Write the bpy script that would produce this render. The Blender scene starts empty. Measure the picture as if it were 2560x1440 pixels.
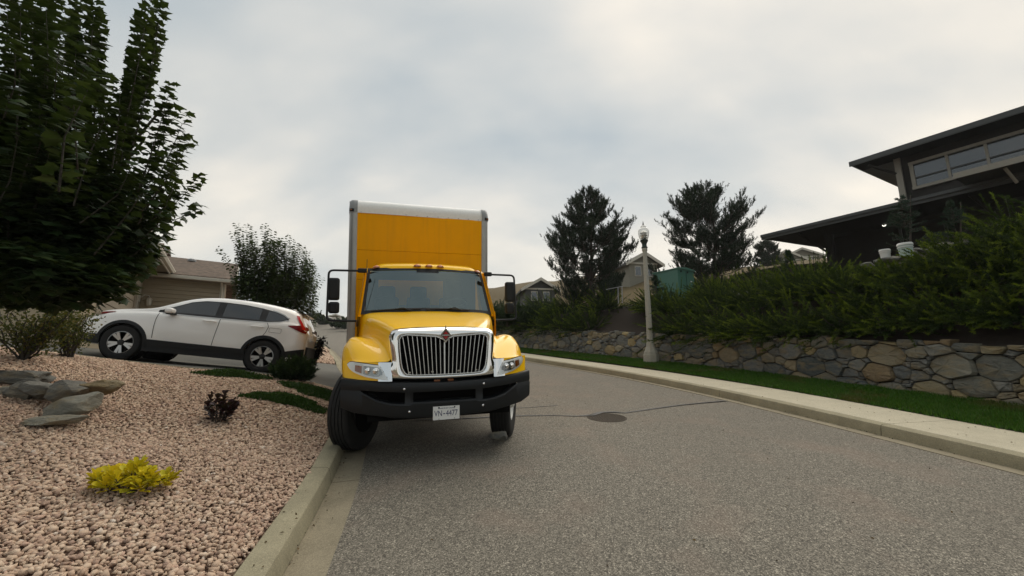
import bpy, bmesh, math, random
import numpy as np
from mathutils import Vector, Matrix, geometry as mgeo
from mathutils import noise as mnoise
R = math.radians
rng = np.random.default_rng(7)
random.seed(7)
scene = bpy.context.scene
COL = scene.collection

# ---------------------------------------------------------------- camera, sky, sun, exposure
CAM = np.array([0.0, 0.0, 1.63]); FPX = 1050.0; PITCH = R(10.5)
cd = bpy.data.cameras.new('camera'); cam = bpy.data.objects.new('camera', cd); COL.objects.link(cam)
cam.location = CAM; cam.rotation_euler = (R(90) + PITCH, 0, 0)
cd.sensor_width = 36.0; cd.lens = 36.0 * FPX / 2560.0; cd.clip_start = 0.05; cd.clip_end = 3000
scene.camera = cam
SUN_EL, SUN_AZ = R(52), R(24)          # azimuth clockwise from +Y
SUN_DIR = Vector((math.sin(SUN_AZ) * math.cos(SUN_EL), math.cos(SUN_AZ) * math.cos(SUN_EL), math.sin(SUN_EL)))
world = bpy.data.worlds.new('World'); scene.world = world; world.use_nodes = True
def build_world():
    nt = world.node_tree; N = nt.nodes; L = nt.links; N.clear()
    def n(t, **k):
        o = N.new(t)
        for a, b in k.items(): setattr(o, a, b)
        return o
    def m(op, a, b=None, c=None):
        o = n('ShaderNodeMath', operation=op)
        for i, v in enumerate((a, b, c)):
            if v is None: continue
            if isinstance(v, (int, float)): o.inputs[i].default_value = v
            else: L.new(v, o.inputs[i])
        return o.outputs[0]
    out = n('ShaderNodeOutputWorld')
    sky = n('ShaderNodeTexSky', sky_type='NISHITA', sun_disc=False, sun_elevation=SUN_EL, sun_rotation=SUN_AZ,
            air_density=1.5, dust_density=1.0, ozone_density=1.0)
    bg1 = n('ShaderNodeBackground'); bg1.inputs[1].default_value = 0.08; L.new(sky.outputs[0], bg1.inputs[0])
    tc = n('ShaderNodeTexCoord'); sep = n('ShaderNodeSeparateXYZ'); L.new(tc.outputs['Generated'], sep.inputs[0])
    x, y, z = sep.outputs
    zz = m('ADD', m('MAXIMUM', z, 0.0), 0.62)
    comb = n('ShaderNodeCombineXYZ'); L.new(m('DIVIDE', x, zz), comb.inputs[0]); L.new(m('DIVIDE', y, zz), comb.inputs[1])
    mp = n('ShaderNodeMapping'); mp.inputs['Rotation'].default_value = (0, 0, R(38)); mp.inputs['Scale'].default_value = (1.25, 2.3, 1)
    mp.inputs['Location'].default_value = (3.1, 1.7, 0)
    L.new(comb.outputs[0], mp.inputs[0])
    n1 = n('ShaderNodeTexNoise'); n1.inputs['Scale'].default_value = 1.15; n1.inputs['Detail'].default_value = 4; n1.inputs['Roughness'].default_value = 0.45
    L.new(mp.outputs[0], n1.inputs['Vector'])
    n2 = n('ShaderNodeTexNoise'); n2.inputs['Scale'].default_value = 3.2; n2.inputs['Detail'].default_value = 5; n2.inputs['Roughness'].default_value = 0.5
    L.new(mp.outputs[0], n2.inputs['Vector'])
    cl = m('ADD', m('MULTIPLY', n1.outputs[0], 0.78), m('MULTIPLY', n2.outputs[0], 0.22))
    # broad glow where the sun stands behind the smoke and cloud
    vd = n('ShaderNodeVectorMath', operation='DOT_PRODUCT'); L.new(tc.outputs['Generated'], vd.inputs[0]); vd.inputs[1].default_value = SUN_DIR
    glow = m('POWER', m('MAXIMUM', vd.outputs['Value'], 0.0), 2.0)
    fac = m('ADD', m('MULTIPLY', m('SUBTRACT', cl, 0.5), 3.1), m('ADD', m('MULTIPLY', glow, 0.66), 0.10))
    hz = m('POWER', m('SUBTRACT', 1.0, m('MINIMUM', m('MAXIMUM', z, 0.0), 1.0)), 6.0)
    fac = m('ADD', fac, m('MULTIPLY', hz, 0.30))
    ramp = n('ShaderNodeValToRGB'); e = ramp.color_ramp.elements
    e[0].position = 0.0; e[0].color = (0.305, 0.338, 0.352, 1)
    e[1].position = 1.0; e[1].color = (0.66, 0.60, 0.51, 1)
    k = e.new(0.45); k.color = (0.43, 0.432, 0.412, 1)
    L.new(fac, ramp.inputs[0])
    bg2 = n('ShaderNodeBackground'); bg2.inputs[1].default_value = 1.0; L.new(ramp.outputs[0], bg2.inputs[0])
    mix = n('ShaderNodeMixShader'); mix.inputs[0].default_value = 0.93
    L.new(bg1.outputs[0], mix.inputs[1]); L.new(bg2.outputs[0], mix.inputs[2]); L.new(mix.outputs[0], out.inputs[0])
build_world()
sl = bpy.data.lights.new('sun', 'SUN'); sl.energy = 1.5; sl.angle = R(70); sl.color = (1.0, 0.94, 0.84)
sun = bpy.data.objects.new('sun', sl); COL.objects.link(sun); sun.location = (10, 20, 40)
sun.rotation_euler = SUN_DIR.to_track_quat('Z', 'Y').to_euler()
vs = scene.view_settings; vs.view_transform = 'Standard'; vs.look = 'None'; vs.exposure = 0.68; vs.gamma = 1.0; vs.use_curve_mapping = False
scene.cycles.max_bounces = 8; scene.cycles.transparent_max_bounces = 12

# ---------------------------------------------------------------- helpers
FWD = np.array([0, math.cos(PITCH), math.sin(PITCH)]); UPV = np.array([0, -math.sin(PITCH), math.cos(PITCH)])
def at(px, py, D):
    "world point at depth D (metres along +Y) seen at photo pixel px, py - used to survey the place"
    d = np.array([(px - 1280) / FPX, 0, 0]) + UPV * (720 - py) / FPX + FWD
    return CAM + d * D / d[1]
def spline(xs, ys):
    xs = np.array(xs, float); ys = np.array(ys, float); h = np.diff(xs); dl = np.diff(ys) / h
    d = np.zeros(len(xs)); d[0] = dl[0]; d[-1] = dl[-1]
    for i in range(1, len(xs) - 1):
        d[i] = (dl[i - 1] * h[i] + dl[i] * h[i - 1]) / (h[i] + h[i - 1])
    def f(x):
        x = np.asarray(x, float); i = np.clip(np.searchsorted(xs, x) - 1, 0, len(xs) - 2)
        t = (x - xs[i]) / h[i]; a = ys[i]; b = ys[i + 1]
        tc = np.clip(t, 0, 1); m0 = d[i] * h[i]; m1 = d[i + 1] * h[i]
        v = (2*tc**3 - 3*tc**2 + 1)*a + (tc**3 - 2*tc**2 + tc)*m0 + (-2*tc**3 + 3*tc**2)*b + (tc**3 - tc**2)*m1
        return v + np.where(t < 0, t * m0, 0) + np.where(t > 1, (t - 1) * m1, 0)
    return f
def wmat(o):
    m = o.matrix_basis.copy()
    return m if o.parent is None else wmat(o.parent) @ o.matrix_parent_inverse @ m
def link(o, parent=None, world_coords=False):
    COL.objects.link(o)
    if parent is not None:
        o.parent = parent
        if world_coords: o.matrix_parent_inverse = wmat(parent).inverted()
    return o
def tag(o, label=None, cat=None, group=None, kind=None):
    if label: o['label'] = label
    if cat: o['category'] = cat
    if group: o['group'] = group
    if kind: o['kind'] = kind
    return o
def empty(name, loc=(0, 0, 0), rz=0, mat=None, parent=None):
    o = bpy.data.objects.new(name, None); o.empty_display_size = 0.2
    if mat is not None: o.matrix_basis = mat
    else: o.location = [float(v) for v in loc]; o.rotation_euler = (0, 0, rz)
    return link(o, parent)
def thing(name, label, cat, loc=(0, 0, 0), rz=0, group=None, mat=None):
    return tag(empty(name, loc, rz, mat), label, cat, group)
def fast(name, V, F, mat, parent=None, wc=False, smooth=False, sharp=None, uvcol=None):
    "mesh object from numpy arrays (all faces with the same number of corners)"
    V = np.asarray(V, np.float32).reshape(-1, 3); F = np.asarray(F, np.int32)
    me = bpy.data.meshes.new(name); k = F.shape[1]; m = len(F)
    me.vertices.add(len(V)); me.vertices.foreach_set('co', V.ravel())
    me.loops.add(m * k); me.loops.foreach_set('vertex_index', F.ravel())
    me.polygons.add(m); me.polygons.foreach_set('loop_start', np.arange(0, m * k, k, dtype=np.int32))
    me.update(calc_edges=True)
    if smooth: me.polygons.foreach_set('use_smooth', np.ones(m, bool))
    if uvcol is not None:
        a = me.attributes.new('tint', 'FLOAT', 'POINT'); a.data.foreach_set('value', np.asarray(uvcol, np.float32))
    me.materials.append(mat); me.update()
    if sharp: me.set_sharp_from_angle(angle=R(sharp))
    return link(bpy.data.objects.new(name, me), parent, wc)
def inst(tv, tf, pos, rot, scl):
    "copies of a template: rot (n,3,3), scl (n,) or (n,3)"
    tv = np.asarray(tv, float); tf = np.asarray(tf, int); n = len(pos)
    s = np.asarray(scl, float)
    if s.ndim == 1: s = np.repeat(s[:, None], 3, 1)
    V = np.einsum('nij,nkj->nki', rot, tv[None] * s[:, None, :]) + np.asarray(pos)[:, None, :]
    F = tf[None] + (np.arange(n) * len(tv))[:, None, None]
    return V.reshape(-1, 3), F.reshape(-1, tf.shape[1])
def frames(d, roll=None, up=(0, 0, 1)):
    "rotation matrices whose local Y runs along d"
    d = np.asarray(d, float); d = d / np.maximum(np.linalg.norm(d, axis=1, keepdims=True), 1e-9)
    u = np.broadcast_to(np.asarray(up, float), d.shape).copy()
    bad = np.abs((u * d).sum(1)) > 0.98; u[bad] = (1, 0.1, 0)
    x = np.cross(d, u); x /= np.linalg.norm(x, axis=1, keepdims=True); z = np.cross(x, d)
    if roll is not None:
        c = np.cos(roll)[:, None]; s = np.sin(roll)[:, None]; x, z = x * c + z * s, -x * s + z * c
    return np.stack([x, d, z], axis=2)
def rand_rot(n):
    q = rng.normal(size=(n, 4)); q /= np.linalg.norm(q, axis=1, keepdims=True); w, x, y, z = q.T
    return np.stack([np.stack([1-2*(y*y+z*z), 2*(x*y-w*z), 2*(x*z+w*y)], 1), np.stack([2*(x*y+w*z), 1-2*(x*x+z*z), 2*(y*z-w*x)], 1),
                     np.stack([2*(x*z-w*y), 2*(y*z+w*x), 1-2*(x*x+y*y)], 1)], 1)
class MB:
    "collects geometry; build() links it as ONE mesh object"
    def __init__(s): s.v = []; s.f = []
    def add(s, V, F):
        o = len(s.v); s.v += [tuple(float(c) for c in p) for p in V]; s.f += [tuple(int(i) + o for i in f) for f in F]; return s
    def box(s, c, d, rot=None):
        x, y, z = (d[0] / 2, d[1] / 2, d[2] / 2)
        V = [Vector(p) for p in ((-x,-y,-z),(x,-y,-z),(x,y,-z),(-x,y,-z),(-x,-y,z),(x,-y,z),(x,y,z),(-x,y,z))]
        if rot is not None: V = [rot @ p for p in V]
        return s.add([p + Vector(c) for p in V], [(0,3,2,1),(4,5,6,7),(0,1,5,4),(1,2,6,5),(2,3,7,6),(3,0,4,7)])
    def tube(s, pts, r, n=10, cap=True):
        P = [Vector(p) for p in pts]; rs = r if isinstance(r, (list, tuple, np.ndarray)) else [r] * len(P)
        V = []; ref = None
        for i, p in enumerate(P):
            t = (P[min(i + 1, len(P) - 1)] - P[max(i - 1, 0)]).normalized()
            if ref is None: ref = t.orthogonal().normalized()
            ref = (ref - t * ref.dot(t)); ref = ref.normalized() if ref.length > 1e-6 else t.orthogonal().normalized()
            b = t.cross(ref)
            V += [p + (ref * math.cos(a) + b * math.sin(a)) * rs[i] for a in (2 * math.pi * k / n for k in range(n))]
        F = [(i*n+k, i*n+(k+1)%n, (i+1)*n+(k+1)%n, (i+1)*n+k) for i in range(len(P)-1) for k in range(n)]
        if cap: F += [tuple(range(n-1, -1, -1)), tuple(range((len(P)-1)*n, len(P)*n))]
        return s.add(V, F)
    def lathe(s, prof, n=24, M=None, close=False):
        "profile of (radius, height) turned about local Z, placed by matrix M"
        M = M or Matrix.Identity(4); V = []
        for r, h in prof: V += [M @ Vector((r*math.cos(2*math.pi*k/n), r*math.sin(2*math.pi*k/n), h)) for k in range(n)]
        m = len(prof); F = [(i*n+k, i*n+(k+1)%n, ((i+1)%m)*n+(k+1)%n, ((i+1)%m)*n+k) for i in range(m if close else m-1) for k in range(n)]
        if not close: F += [tuple(range(n-1, -1, -1)), tuple(range((m-1)*n, m*n))]
        return s.add(V, F)
    def prism(s, poly, a, b, fn):
        "2D polygon between offsets a and b; fn(u, v, w) gives the point"
        n = len(poly); V = [fn(u, v, a) for u, v in poly] + [fn(u, v, b) for u, v in poly]
        T = mgeo.tessellate_polygon([[Vector((u, v, 0)) for u, v in poly]])
        F = [tuple(t) for t in T] + [tuple(i + n for i in reversed(t)) for t in T]
        return s.add(V, F + [(i, (i+1) % n, (i+1) % n + n, i + n) for i in range(n)])
    def grid(s, P, close_u=False):
        m = len(P); n = len(P[0]); V = [p for row in P for p in row]
        return s.add(V, [(i*n+j, i*n+(j+1)%n, (i+1)*n+(j+1)%n, (i+1)*n+j) for i in range(m-1) for j in range(n if close_u else n-1)])
    def mirror_x(s):
        o = len(s.v); s.v += [(-x, y, z) for x, y, z in s.v]; s.f += [tuple(i + o for i in reversed(f)) for f in s.f]; return s
    def build(s, name, mat, parent=None, wc=False, smooth=None, bevel=0, seg=2, subsurf=0, fixn=True, weld=0):
        me = bpy.data.meshes.new(name); me.from_pydata(s.v, [], s.f)
        if fixn or weld:
            bm = bmesh.new(); bm.from_mesh(me)
            if weld: bmesh.ops.remove_doubles(bm, verts=bm.verts, dist=weld)
            bmesh.ops.recalc_face_normals(bm, faces=bm.faces); bm.to_mesh(me); bm.free()
        me.materials.append(mat)
        if smooth is not None:
            me.polygons.foreach_set('use_smooth', np.ones(len(me.polygons), bool)); me.update()
            if smooth < 179: me.set_sharp_from_angle(angle=R(smooth))
        me.update(); o = link(bpy.data.objects.new(name, me), parent, wc)
        if bevel:
            b = o.modifiers.new('bevel', 'BEVEL'); b.width = bevel; b.segments = seg; b.limit_method = 'ANGLE'; b.angle_limit = R(35); b.harden_normals = False
        if subsurf:
            ss = o.modifiers.new('sub', 'SUBSURF'); ss.levels = subsurf; ss.render_levels = subsurf
        return o
def copy_tree(o, parent=None):
    c = o.copy(); COL.objects.link(c); c.parent = parent
    for ch in [k for k in bpy.data.objects if k.parent == o]: copy_tree(ch, c)
    return c

# ---------------------------------------------------------------- materials
class NT:
    def __init__(s, name):
        s.m = bpy.data.materials.new(name); s.m.use_nodes = True; s.t = s.m.node_tree; s.N = s.t.nodes; s.L = s.t.links
        s.b = s.N['Principled BSDF']; s.out = s.N['Material Output']
    def n(s, t, ins=None, **k):
        o = s.N.new(t)
        for a, b in k.items(): setattr(o, a, b)
        for a, b in (ins or {}).items(): s.set(o.inputs[a], b)
        return o
    def set(s, i, v):
        if hasattr(v, 'links'): s.L.new(v, i)
        else: i.default_value = v
    def p(s, **k):
        for a, b in k.items(): s.set(s.b.inputs[a.replace('_', ' ')], b)
        return s
    def coord(s, which='Object'):
        return s.n('ShaderNodeTexCoord').outputs[which]
    def noise(s, scale, detail=3, rough=0.5, vec=None, out=0):
        o = s.n('ShaderNodeTexNoise', {'Scale': scale, 'Detail': detail, 'Roughness': rough})
        s.L.new(vec if vec is not None else s.coord(), o.inputs['Vector']); return o.outputs[out]
    def vor(s, scale, vec=None, out='Distance', feature='F1', rnd=1.0):
        o = s.n('ShaderNodeTexVoronoi', {'Scale': scale, 'Randomness': rnd}, feature=feature)
        s.L.new(vec if vec is not None else s.coord(), o.inputs['Vector']); return o.outputs[out]
    def ramp(s, fac, stops):
        o = s.n('ShaderNodeValToRGB'); s.L.new(fac, o.inputs[0]); e = o.color_ramp.elements
        while len(e) > 1: e.remove(e[-1])
        e[0].position = stops[0][0]; e[0].color = (*stops[0][1], 1)
        for q, c in stops[1:]: e.new(q).color = (*c, 1)
        return o.outputs[0]
    def mix(s, fac, a, b, mode='MIX'):
        o = s.n('ShaderNodeMix', data_type='RGBA', blend_type=mode)
        s.set(o.inputs[0], fac); s.set(o.inputs[6], a if hasattr(a, 'links') else (*a, 1)); s.set(o.inputs[7], b if hasattr(b, 'links') else (*b, 1))
        return o.outputs[2]
    def math(s, op, a, b=0.0):
        o = s.n('ShaderNodeMath', operation=op); s.set(o.inputs[0], a); s.set(o.inputs[1], b); return o.outputs[0]
    def bump(s, h, strength=0.3, dist=0.01):
        o = s.n('ShaderNodeBump', {'Strength': strength, 'Distance': dist}); s.L.new(h, o.inputs['Height']); s.L.new(o.outputs[0], s.b.inputs['Normal']); return s
    def rgb2bw(s, c):
        o = s.n('ShaderNodeRGBToBW'); s.L.new(c, o.inputs[0]); return o.outputs[0]
def simple(name, col, rough=0.5, metal=0.0, coat=0.0, spec=0.5, var=0.0, vscale=8.0, bump=0.0, bscale=60.0):
    t = NT(name); c = (*col, 1)
    if var:
        f = t.noise(vscale, 4, 0.6); c = t.mix(f, tuple(v * (1 - var) for v in col), tuple(min(1, v * (1 + var)) for v in col))
    t.p(Base_Color=c, Roughness=rough, Metallic=metal, Coat_Weight=coat, Specular_IOR_Level=spec, Coat_Roughness=0.04)
    if bump: t.bump(t.noise(bscale, 4, 0.6), bump, 0.004)
    return t.m
M = {}
def asphalt():
    t = NT('asphalt'); v = t.coord()
    g = t.rgb2bw(t.vor(125, v, 'Color')); g2 = t.rgb2bw(t.vor(52, v, 'Color')); g = t.math('ADD', t.math('MULTIPLY', g, 0.8), t.math('MULTIPLY', g2, 0.2))
    c = t.ramp(g, [(0.12, (0.040, 0.035, 0.029)), (0.36, (0.098, 0.088, 0.071)), (0.55, (0.160, 0.144, 0.116)), (0.75, (0.265, 0.238, 0.192)), (0.95, (0.54, 0.485, 0.39))])
    far = t.noise(0.45, 5, 0.6, v); hue = t.noise(1.3, 3, 0.5, v); st = t.noise(2.6, 5, 0.7, v)
    c = t.mix(t.math('MULTIPLY', t.ramp(far, [(0.40, (0, 0, 0)), (0.68, (1, 1, 1))]), 0.30), c, (0.13, 0.115, 0.092))
    c = t.mix(t.math('MULTIPLY', t.ramp(hue, [(0.52, (0, 0, 0)), (0.72, (1, 1, 1))]), 0.28), c, (0.24, 0.175, 0.135))
    c = t.mix(t.math('MULTIPLY', t.ramp(st, [(0.63, (0, 0, 0)), (0.74, (1, 1, 1))]), 0.35), c, (0.06, 0.052, 0.043))
    t.p(Base_Color=c, Roughness=0.88, Specular_IOR_Level=0.25); t.bump(t.vor(110, v), 0.6, 0.004); return t.m
M['asphalt'] = asphalt()
def concrete(name, col, stain=0.5):
    t = NT(name); v = t.coord()
    a = t.noise(2.2, 6, 0.65, v); b = t.rgb2bw(t.vor(190, v, 'Color')); w = t.noise(7, 6, 0.72, v); sp = t.noise(33, 4, 0.7, v)
    dk = tuple(k * (1 - 0.5 * stain) for k in col)
    c = t.mix(t.ramp(a, [(0.3, (0, 0, 0)), (0.72, (1, 1, 1))]), col, dk)
    c = t.mix(t.math('MULTIPLY', t.ramp(w, [(0.54, (0, 0, 0)), (0.70, (1, 1, 1))]), 0.6 * stain), c, tuple(k * 0.45 for k in col))
    c = t.mix(t.math('MULTIPLY', t.ramp(sp, [(0.60, (0, 0, 0)), (0.70, (1, 1, 1))]), 0.5 * stain), c, tuple(k * 0.35 for k in col))
    c = t.mix(t.math('MULTIPLY', t.ramp(b, [(0.2, (1, 1, 1)), (0.5, (0, 0, 0))]), 0.45), c, tuple(k * 0.55 for k in col))
    c = t.mix(t.math('MULTIPLY', t.ramp(b, [(0.6, (0, 0, 0)), (0.9, (1, 1, 1))]), 0.4), c, tuple(min(1, k * 1.5) for k in col))
    t.p(Base_Color=c, Roughness=0.9, Specular_IOR_Level=0.2); t.bump(t.noise(120, 4, 0.7, v), 0.35, 0.004); return t.m
M['kerb'] = concrete('kerb_concrete', (0.33, 0.295, 0.20), 0.75)
M['sidewalk'] = concrete('sidewalk_concrete', (0.50, 0.45, 0.335), 0.4)
M['gutter'] = concrete('gutter_concrete', (0.29, 0.25, 0.175), 0.7)
M['driveway'] = concrete('driveway_concrete', (0.17, 0.165, 0.145), 0.5)
M['lamp_concrete'] = concrete('lamp_concrete', (0.40, 0.38, 0.32), 0.4)
def dirt(name, c1, c2, sc=7):
    t = NT(name); v = t.coord(); f = t.noise(sc, 7, 0.7, v); t.p(Base_Color=t.mix(f, c1, c2), Roughness=0.95, Specular_IOR_Level=0.1)
    t.bump(t.noise(sc * 6, 5, 0.7, v), 0.8, 0.03); return t.m
M['dirt'] = dirt('bank_soil', (0.010, 0.008, 0.006), (0.045, 0.034, 0.026))
M['lawn_soil'] = dirt('lawn_soil', (0.010, 0.02, 0.005), (0.03, 0.05, 0.012), 12)
M['earth'] = dirt('earth', (0.09, 0.075, 0.045), (0.19, 0.155, 0.09), 0.6)
M['dry_grass'] = dirt('dry_grass', (0.06, 0.048, 0.022), (0.17, 0.125, 0.065), 3)
M['gravel_base'] = dirt('gravel_base', (0.14, 0.09, 0.07), (0.36, 0.24, 0.18), 24)
def gravel_mat():
    t = NT('pink_gravel'); g = t.n('ShaderNodeNewGeometry').outputs['Random Per Island']
    c = t.ramp(g, [(0.0, (0.12, 0.08, 0.065)), (0.05, (0.38, 0.26, 0.195)), (0.35, (0.54, 0.395, 0.28)), (0.6, (0.62, 0.475, 0.345)), (0.8, (0.70, 0.56, 0.42)), (0.9, (0.56, 0.38, 0.285)), (0.97, (0.48, 0.34, 0.235)), (1, (0.82, 0.73, 0.62))])
    big = t.noise(0.7, 3, 0.5); c = t.mix(t.math('MULTIPLY', t.ramp(big, [(0.4, (0, 0, 0)), (0.7, (1, 1, 1))]), 0.3), c, (0.55, 0.345, 0.26))
    c = t.mix(t.math('MULTIPLY', t.noise(45, 4, 0.65), 0.45), c, (0.33, 0.225, 0.165))
    t.p(Base_Color=c, Roughness=0.85, Specular_IOR_Level=0.25); t.bump(t.noise(130, 3, 0.6), 0.4, 0.003); return t.m
M['gravel'] = gravel_mat()
def stone_mat(name, stops, lichen=0.35):
    t = NT(name); v = t.coord(); r = t.n('ShaderNodeObjectInfo').outputs['Random']
    base = t.ramp(r, stops)
    rv = t.n('ShaderNodeCombineXYZ'); t.L.new(t.math('MULTIPLY', r, 37.0), rv.inputs[0]); t.L.new(t.math('MULTIPLY', r, 91.0), rv.inputs[2])
    mp = t.n('ShaderNodeMapping'); mp.inputs['Scale'].default_value = (1, 1, 2.6); t.L.new(v, mp.inputs[0]); t.L.new(rv.outputs[0], mp.inputs['Location']); t.L.new(rv.outputs[0], mp.inputs['Rotation'])
    q = mp.outputs[0]; s1 = t.noise(6, 9, 0.72, q); s2 = t.noise(30, 6, 0.75, q); s3 = t.noise(3.0, 6, 0.65, q); s4 = t.noise(13, 5, 0.7, q)
    c = t.mix(t.ramp(s1, [(0.34, (0, 0, 0)), (0.62, (1, 1, 1))]), t.mix(0.35, base, (0.03, 0.03, 0.027)), t.mix(0.25, base, (0.30, 0.29, 0.26)))
    c = t.mix(t.math('MULTIPLY', t.ramp(s3, [(0.48, (0, 0, 0)), (0.62, (1, 1, 1))]), lichen * 1.5), c, (0.26, 0.19, 0.085))
    c = t.mix(t.math('MULTIPLY', t.ramp(s4, [(0.58, (0, 0, 0)), (0.66, (1, 1, 1))]), lichen), c, (0.34, 0.32, 0.25))
    c = t.mix(t.math('MULTIPLY', t.ramp(s2, [(0.30, (1, 1, 1)), (0.45, (0, 0, 0))]), 0.5), c, (0.03, 0.03, 0.027))
    t.p(Base_Color=c, Roughness=0.85, Specular_IOR_Level=0.3); t.bump(t.math('ADD', t.math('MULTIPLY', s1, 1.6), s2), 0.9, 0.03); return t.m
M['stone'] = stone_mat('wall_stone', [(0.0, (0.07, 0.095, 0.10)), (0.2, (0.21, 0.22, 0.215)), (0.36, (0.30, 0.28, 0.21)), (0.5, (0.095, 0.12, 0.125)), (0.64, (0.36, 0.29, 0.165)), (0.76, (0.17, 0.185, 0.185)), (0.9, (0.46, 0.36, 0.16)), (1.0, (0.24, 0.155, 0.08))])
M['joint_shade'] = simple('wall_core_shadowed_soil', (0.022, 0.021, 0.019), 0.95, spec=0.1)  # near-black backing: shade of the open joints put into the colour
M['rock'] = stone_mat('garden_rock', [(0, (0.12, 0.125, 0.115)), (0.5, (0.17, 0.17, 0.15)), (1, (0.22, 0.21, 0.18))], 0.3)
M['rock_pale'] = stone_mat('pale_rock', [(0, (0.32, 0.31, 0.25)), (1, (0.36, 0.34, 0.27))], 0.4)
M['rock_ochre'] = stone_mat('ochre_rock', [(0, (0.30, 0.23, 0.12)), (1, (0.30, 0.23, 0.12))], 0.5)
def leafmat(name, cols, rough=0.6, trans=0.25, tint=None, spec=0.15):
    "foliage: colour varies leaf by leaf (random per island); some light passes through"
    t = NT(name); g = t.n('ShaderNodeNewGeometry').outputs['Random Per Island']
    k = len(cols); c = t.ramp(g, [(i / (k - 1), cc) for i, cc in enumerate(cols)])
    if tint:
        a = t.n('ShaderNodeAttribute', attribute_name='tint').outputs['Fac']; c = t.mix(a, c, tint)
    big = t.noise(1.3, 2, 0.5); c = t.mix(t.math('MULTIPLY', big, 0.5), c, t.mix(0.5, c, (0.01, 0.018, 0.006)))
    t.p(Base_Color=c, Roughness=rough, Specular_IOR_Level=spec)
    tr = t.n('ShaderNodeBsdfTranslucent'); t.set(tr.inputs[0], t.mix(0.3, c, (0.2, 0.28, 0.03)))
    mx = t.n('ShaderNodeMixShader', {0: trans}); t.L.new(t.b.outputs[0], mx.inputs[1]); t.L.new(tr.outputs[0], mx.inputs[2]); t.L.new(mx.outputs[0], t.out.inputs[0])
    return t.m
M['maple'] = leafmat('maple_leaf', [(0.010, 0.021, 0.007), (0.016, 0.033, 0.010), (0.022, 0.043, 0.014), (0.030, 0.055, 0.016), (0.034, 0.046, 0.014)], 0.5, 0.16)
M['maple_far'] = leafmat('maple_leaf_far', [(0.022, 0.036, 0.013), (0.034, 0.056, 0.018), (0.048, 0.076, 0.022), (0.066, 0.092, 0.026)], 0.5, 0.16)
M['pine'] = leafmat('pine_needle', [(0.012, 0.022, 0.013), (0.018, 0.032, 0.018), (0.025, 0.042, 0.021)], 0.6, 0.06)
M['juniper'] = leafmat('juniper_spray', [(0.006, 0.017, 0.005), (0.012, 0.030, 0.007), (0.024, 0.050, 0.010)], 0.7, 0.10, (0.19, 0.255, 0.016), 0.08)
M['hedge'] = leafmat('dark_hedge', [(0.010, 0.022, 0.011), (0.016, 0.034, 0.015), (0.030, 0.052, 0.018)], 0.6, 0.10, (0.045, 0.085, 0.025))
M['spruce'] = leafmat('spruce_needle', [(0.014, 0.034, 0.024), (0.025, 0.055, 0.034)], 0.6, 0.08)
M['grass'] = leafmat('lawn_grass', [(0.014, 0.060, 0.003), (0.028, 0.105, 0.006), (0.050, 0.145, 0.010), (0.08, 0.14, 0.016)], 0.6, 0.2, (0.10, 0.085, 0.025))
M['creeper'] = leafmat('creeping_groundcover', [(0.014, 0.042, 0.008), (0.028, 0.072, 0.012), (0.052, 0.105, 0.018)], 0.55, 0.15)
M['shrub'] = leafmat('leggy_shrub_leaf', [(0.03, 0.042, 0.010), (0.055, 0.066, 0.014), (0.10, 0.10, 0.022), (0.16, 0.12, 0.03)], 0.55, 0.2)
M['gold'] = leafmat('golden_leaf', [(0.50, 0.42, 0.012), (0.72, 0.56, 0.015), (0.82, 0.66, 0.025), (0.55, 0.52, 0.04), (0.78, 0.58, 0.02)], 0.4, 0.2)
M['purple'] = leafmat('purple_leaf', [(0.018, 0.006, 0.011), (0.035, 0.010, 0.018), (0.05, 0.016, 0.024)], 0.45, 0.1)
M['black_leaf'] = leafmat('dried_dark_leaf', [(0.006, 0.006, 0.007), (0.012, 0.012, 0.013)], 0.6, 0.02)
M['flower'] = simple('white_flower', (0.55, 0.52, 0.46), 0.6)
M['yellow_flower'] = simple('yellow_flower', (0.55, 0.36, 0.02), 0.6)
M['bark'] = simple('bark', (0.055, 0.042, 0.032), 0.9, var=0.4, vscale=14, bump=0.6, bscale=30)
M['grey_bark'] = simple('grey_bark', (0.042, 0.036, 0.029), 0.9, var=0.4, vscale=14, bump=0.5, bscale=30)

# ---------------------------------------------------------------- the lie of the land
def zr(y):
    "height of the road: a steady 10 % climb, a little steeper up to a crest"
    y = np.asarray(y, float)
    z = 0.1 * np.clip(y, -60, 82) + 0.0016 * np.clip(y - 40, 0, 42) ** 2
    return z
Lx = spline([-40, -8, 0, 3.04, 4.44, 5.68, 8, 11, 17, 30.5, 41.3, 60, 80, 110], [6, 0.7, -0.85, -1.49, -1.81, -2.15, -2.85, -4.02, -6.85, -13.6, -19.5, -29.5, -39.5, -54])
Rx = spline([-40, -8, 0, 4.92, 6.39, 9.62, 12.66, 18.7, 30, 41.3, 60, 80, 110], [13, 7.9, 6.45, 5.66, 5.36, 4.58, 3.5, 0.47, -5.4, -11.6, -22.2, -31.5, -46])
Wx = spline([-20, 2, 5, 7.32, 9.33, 12, 14.93, 19.5, 24, 30, 45], [14.5, 9.85, 9.2, 8.68, 8.08, 7.1, 5.9, 3.4, 0.55, -3.2, -12])
def off(f, y, d, side):
    "plan point at distance d from a kerb line, to its left (-1) or right (+1)"
    y = np.asarray(y, float); s = (f(y + 0.01) - f(y - 0.01)) / 0.02; n = np.sqrt(1 + s * s)
    return f(y) + side * d / n, y - side * s * d / n
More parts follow.
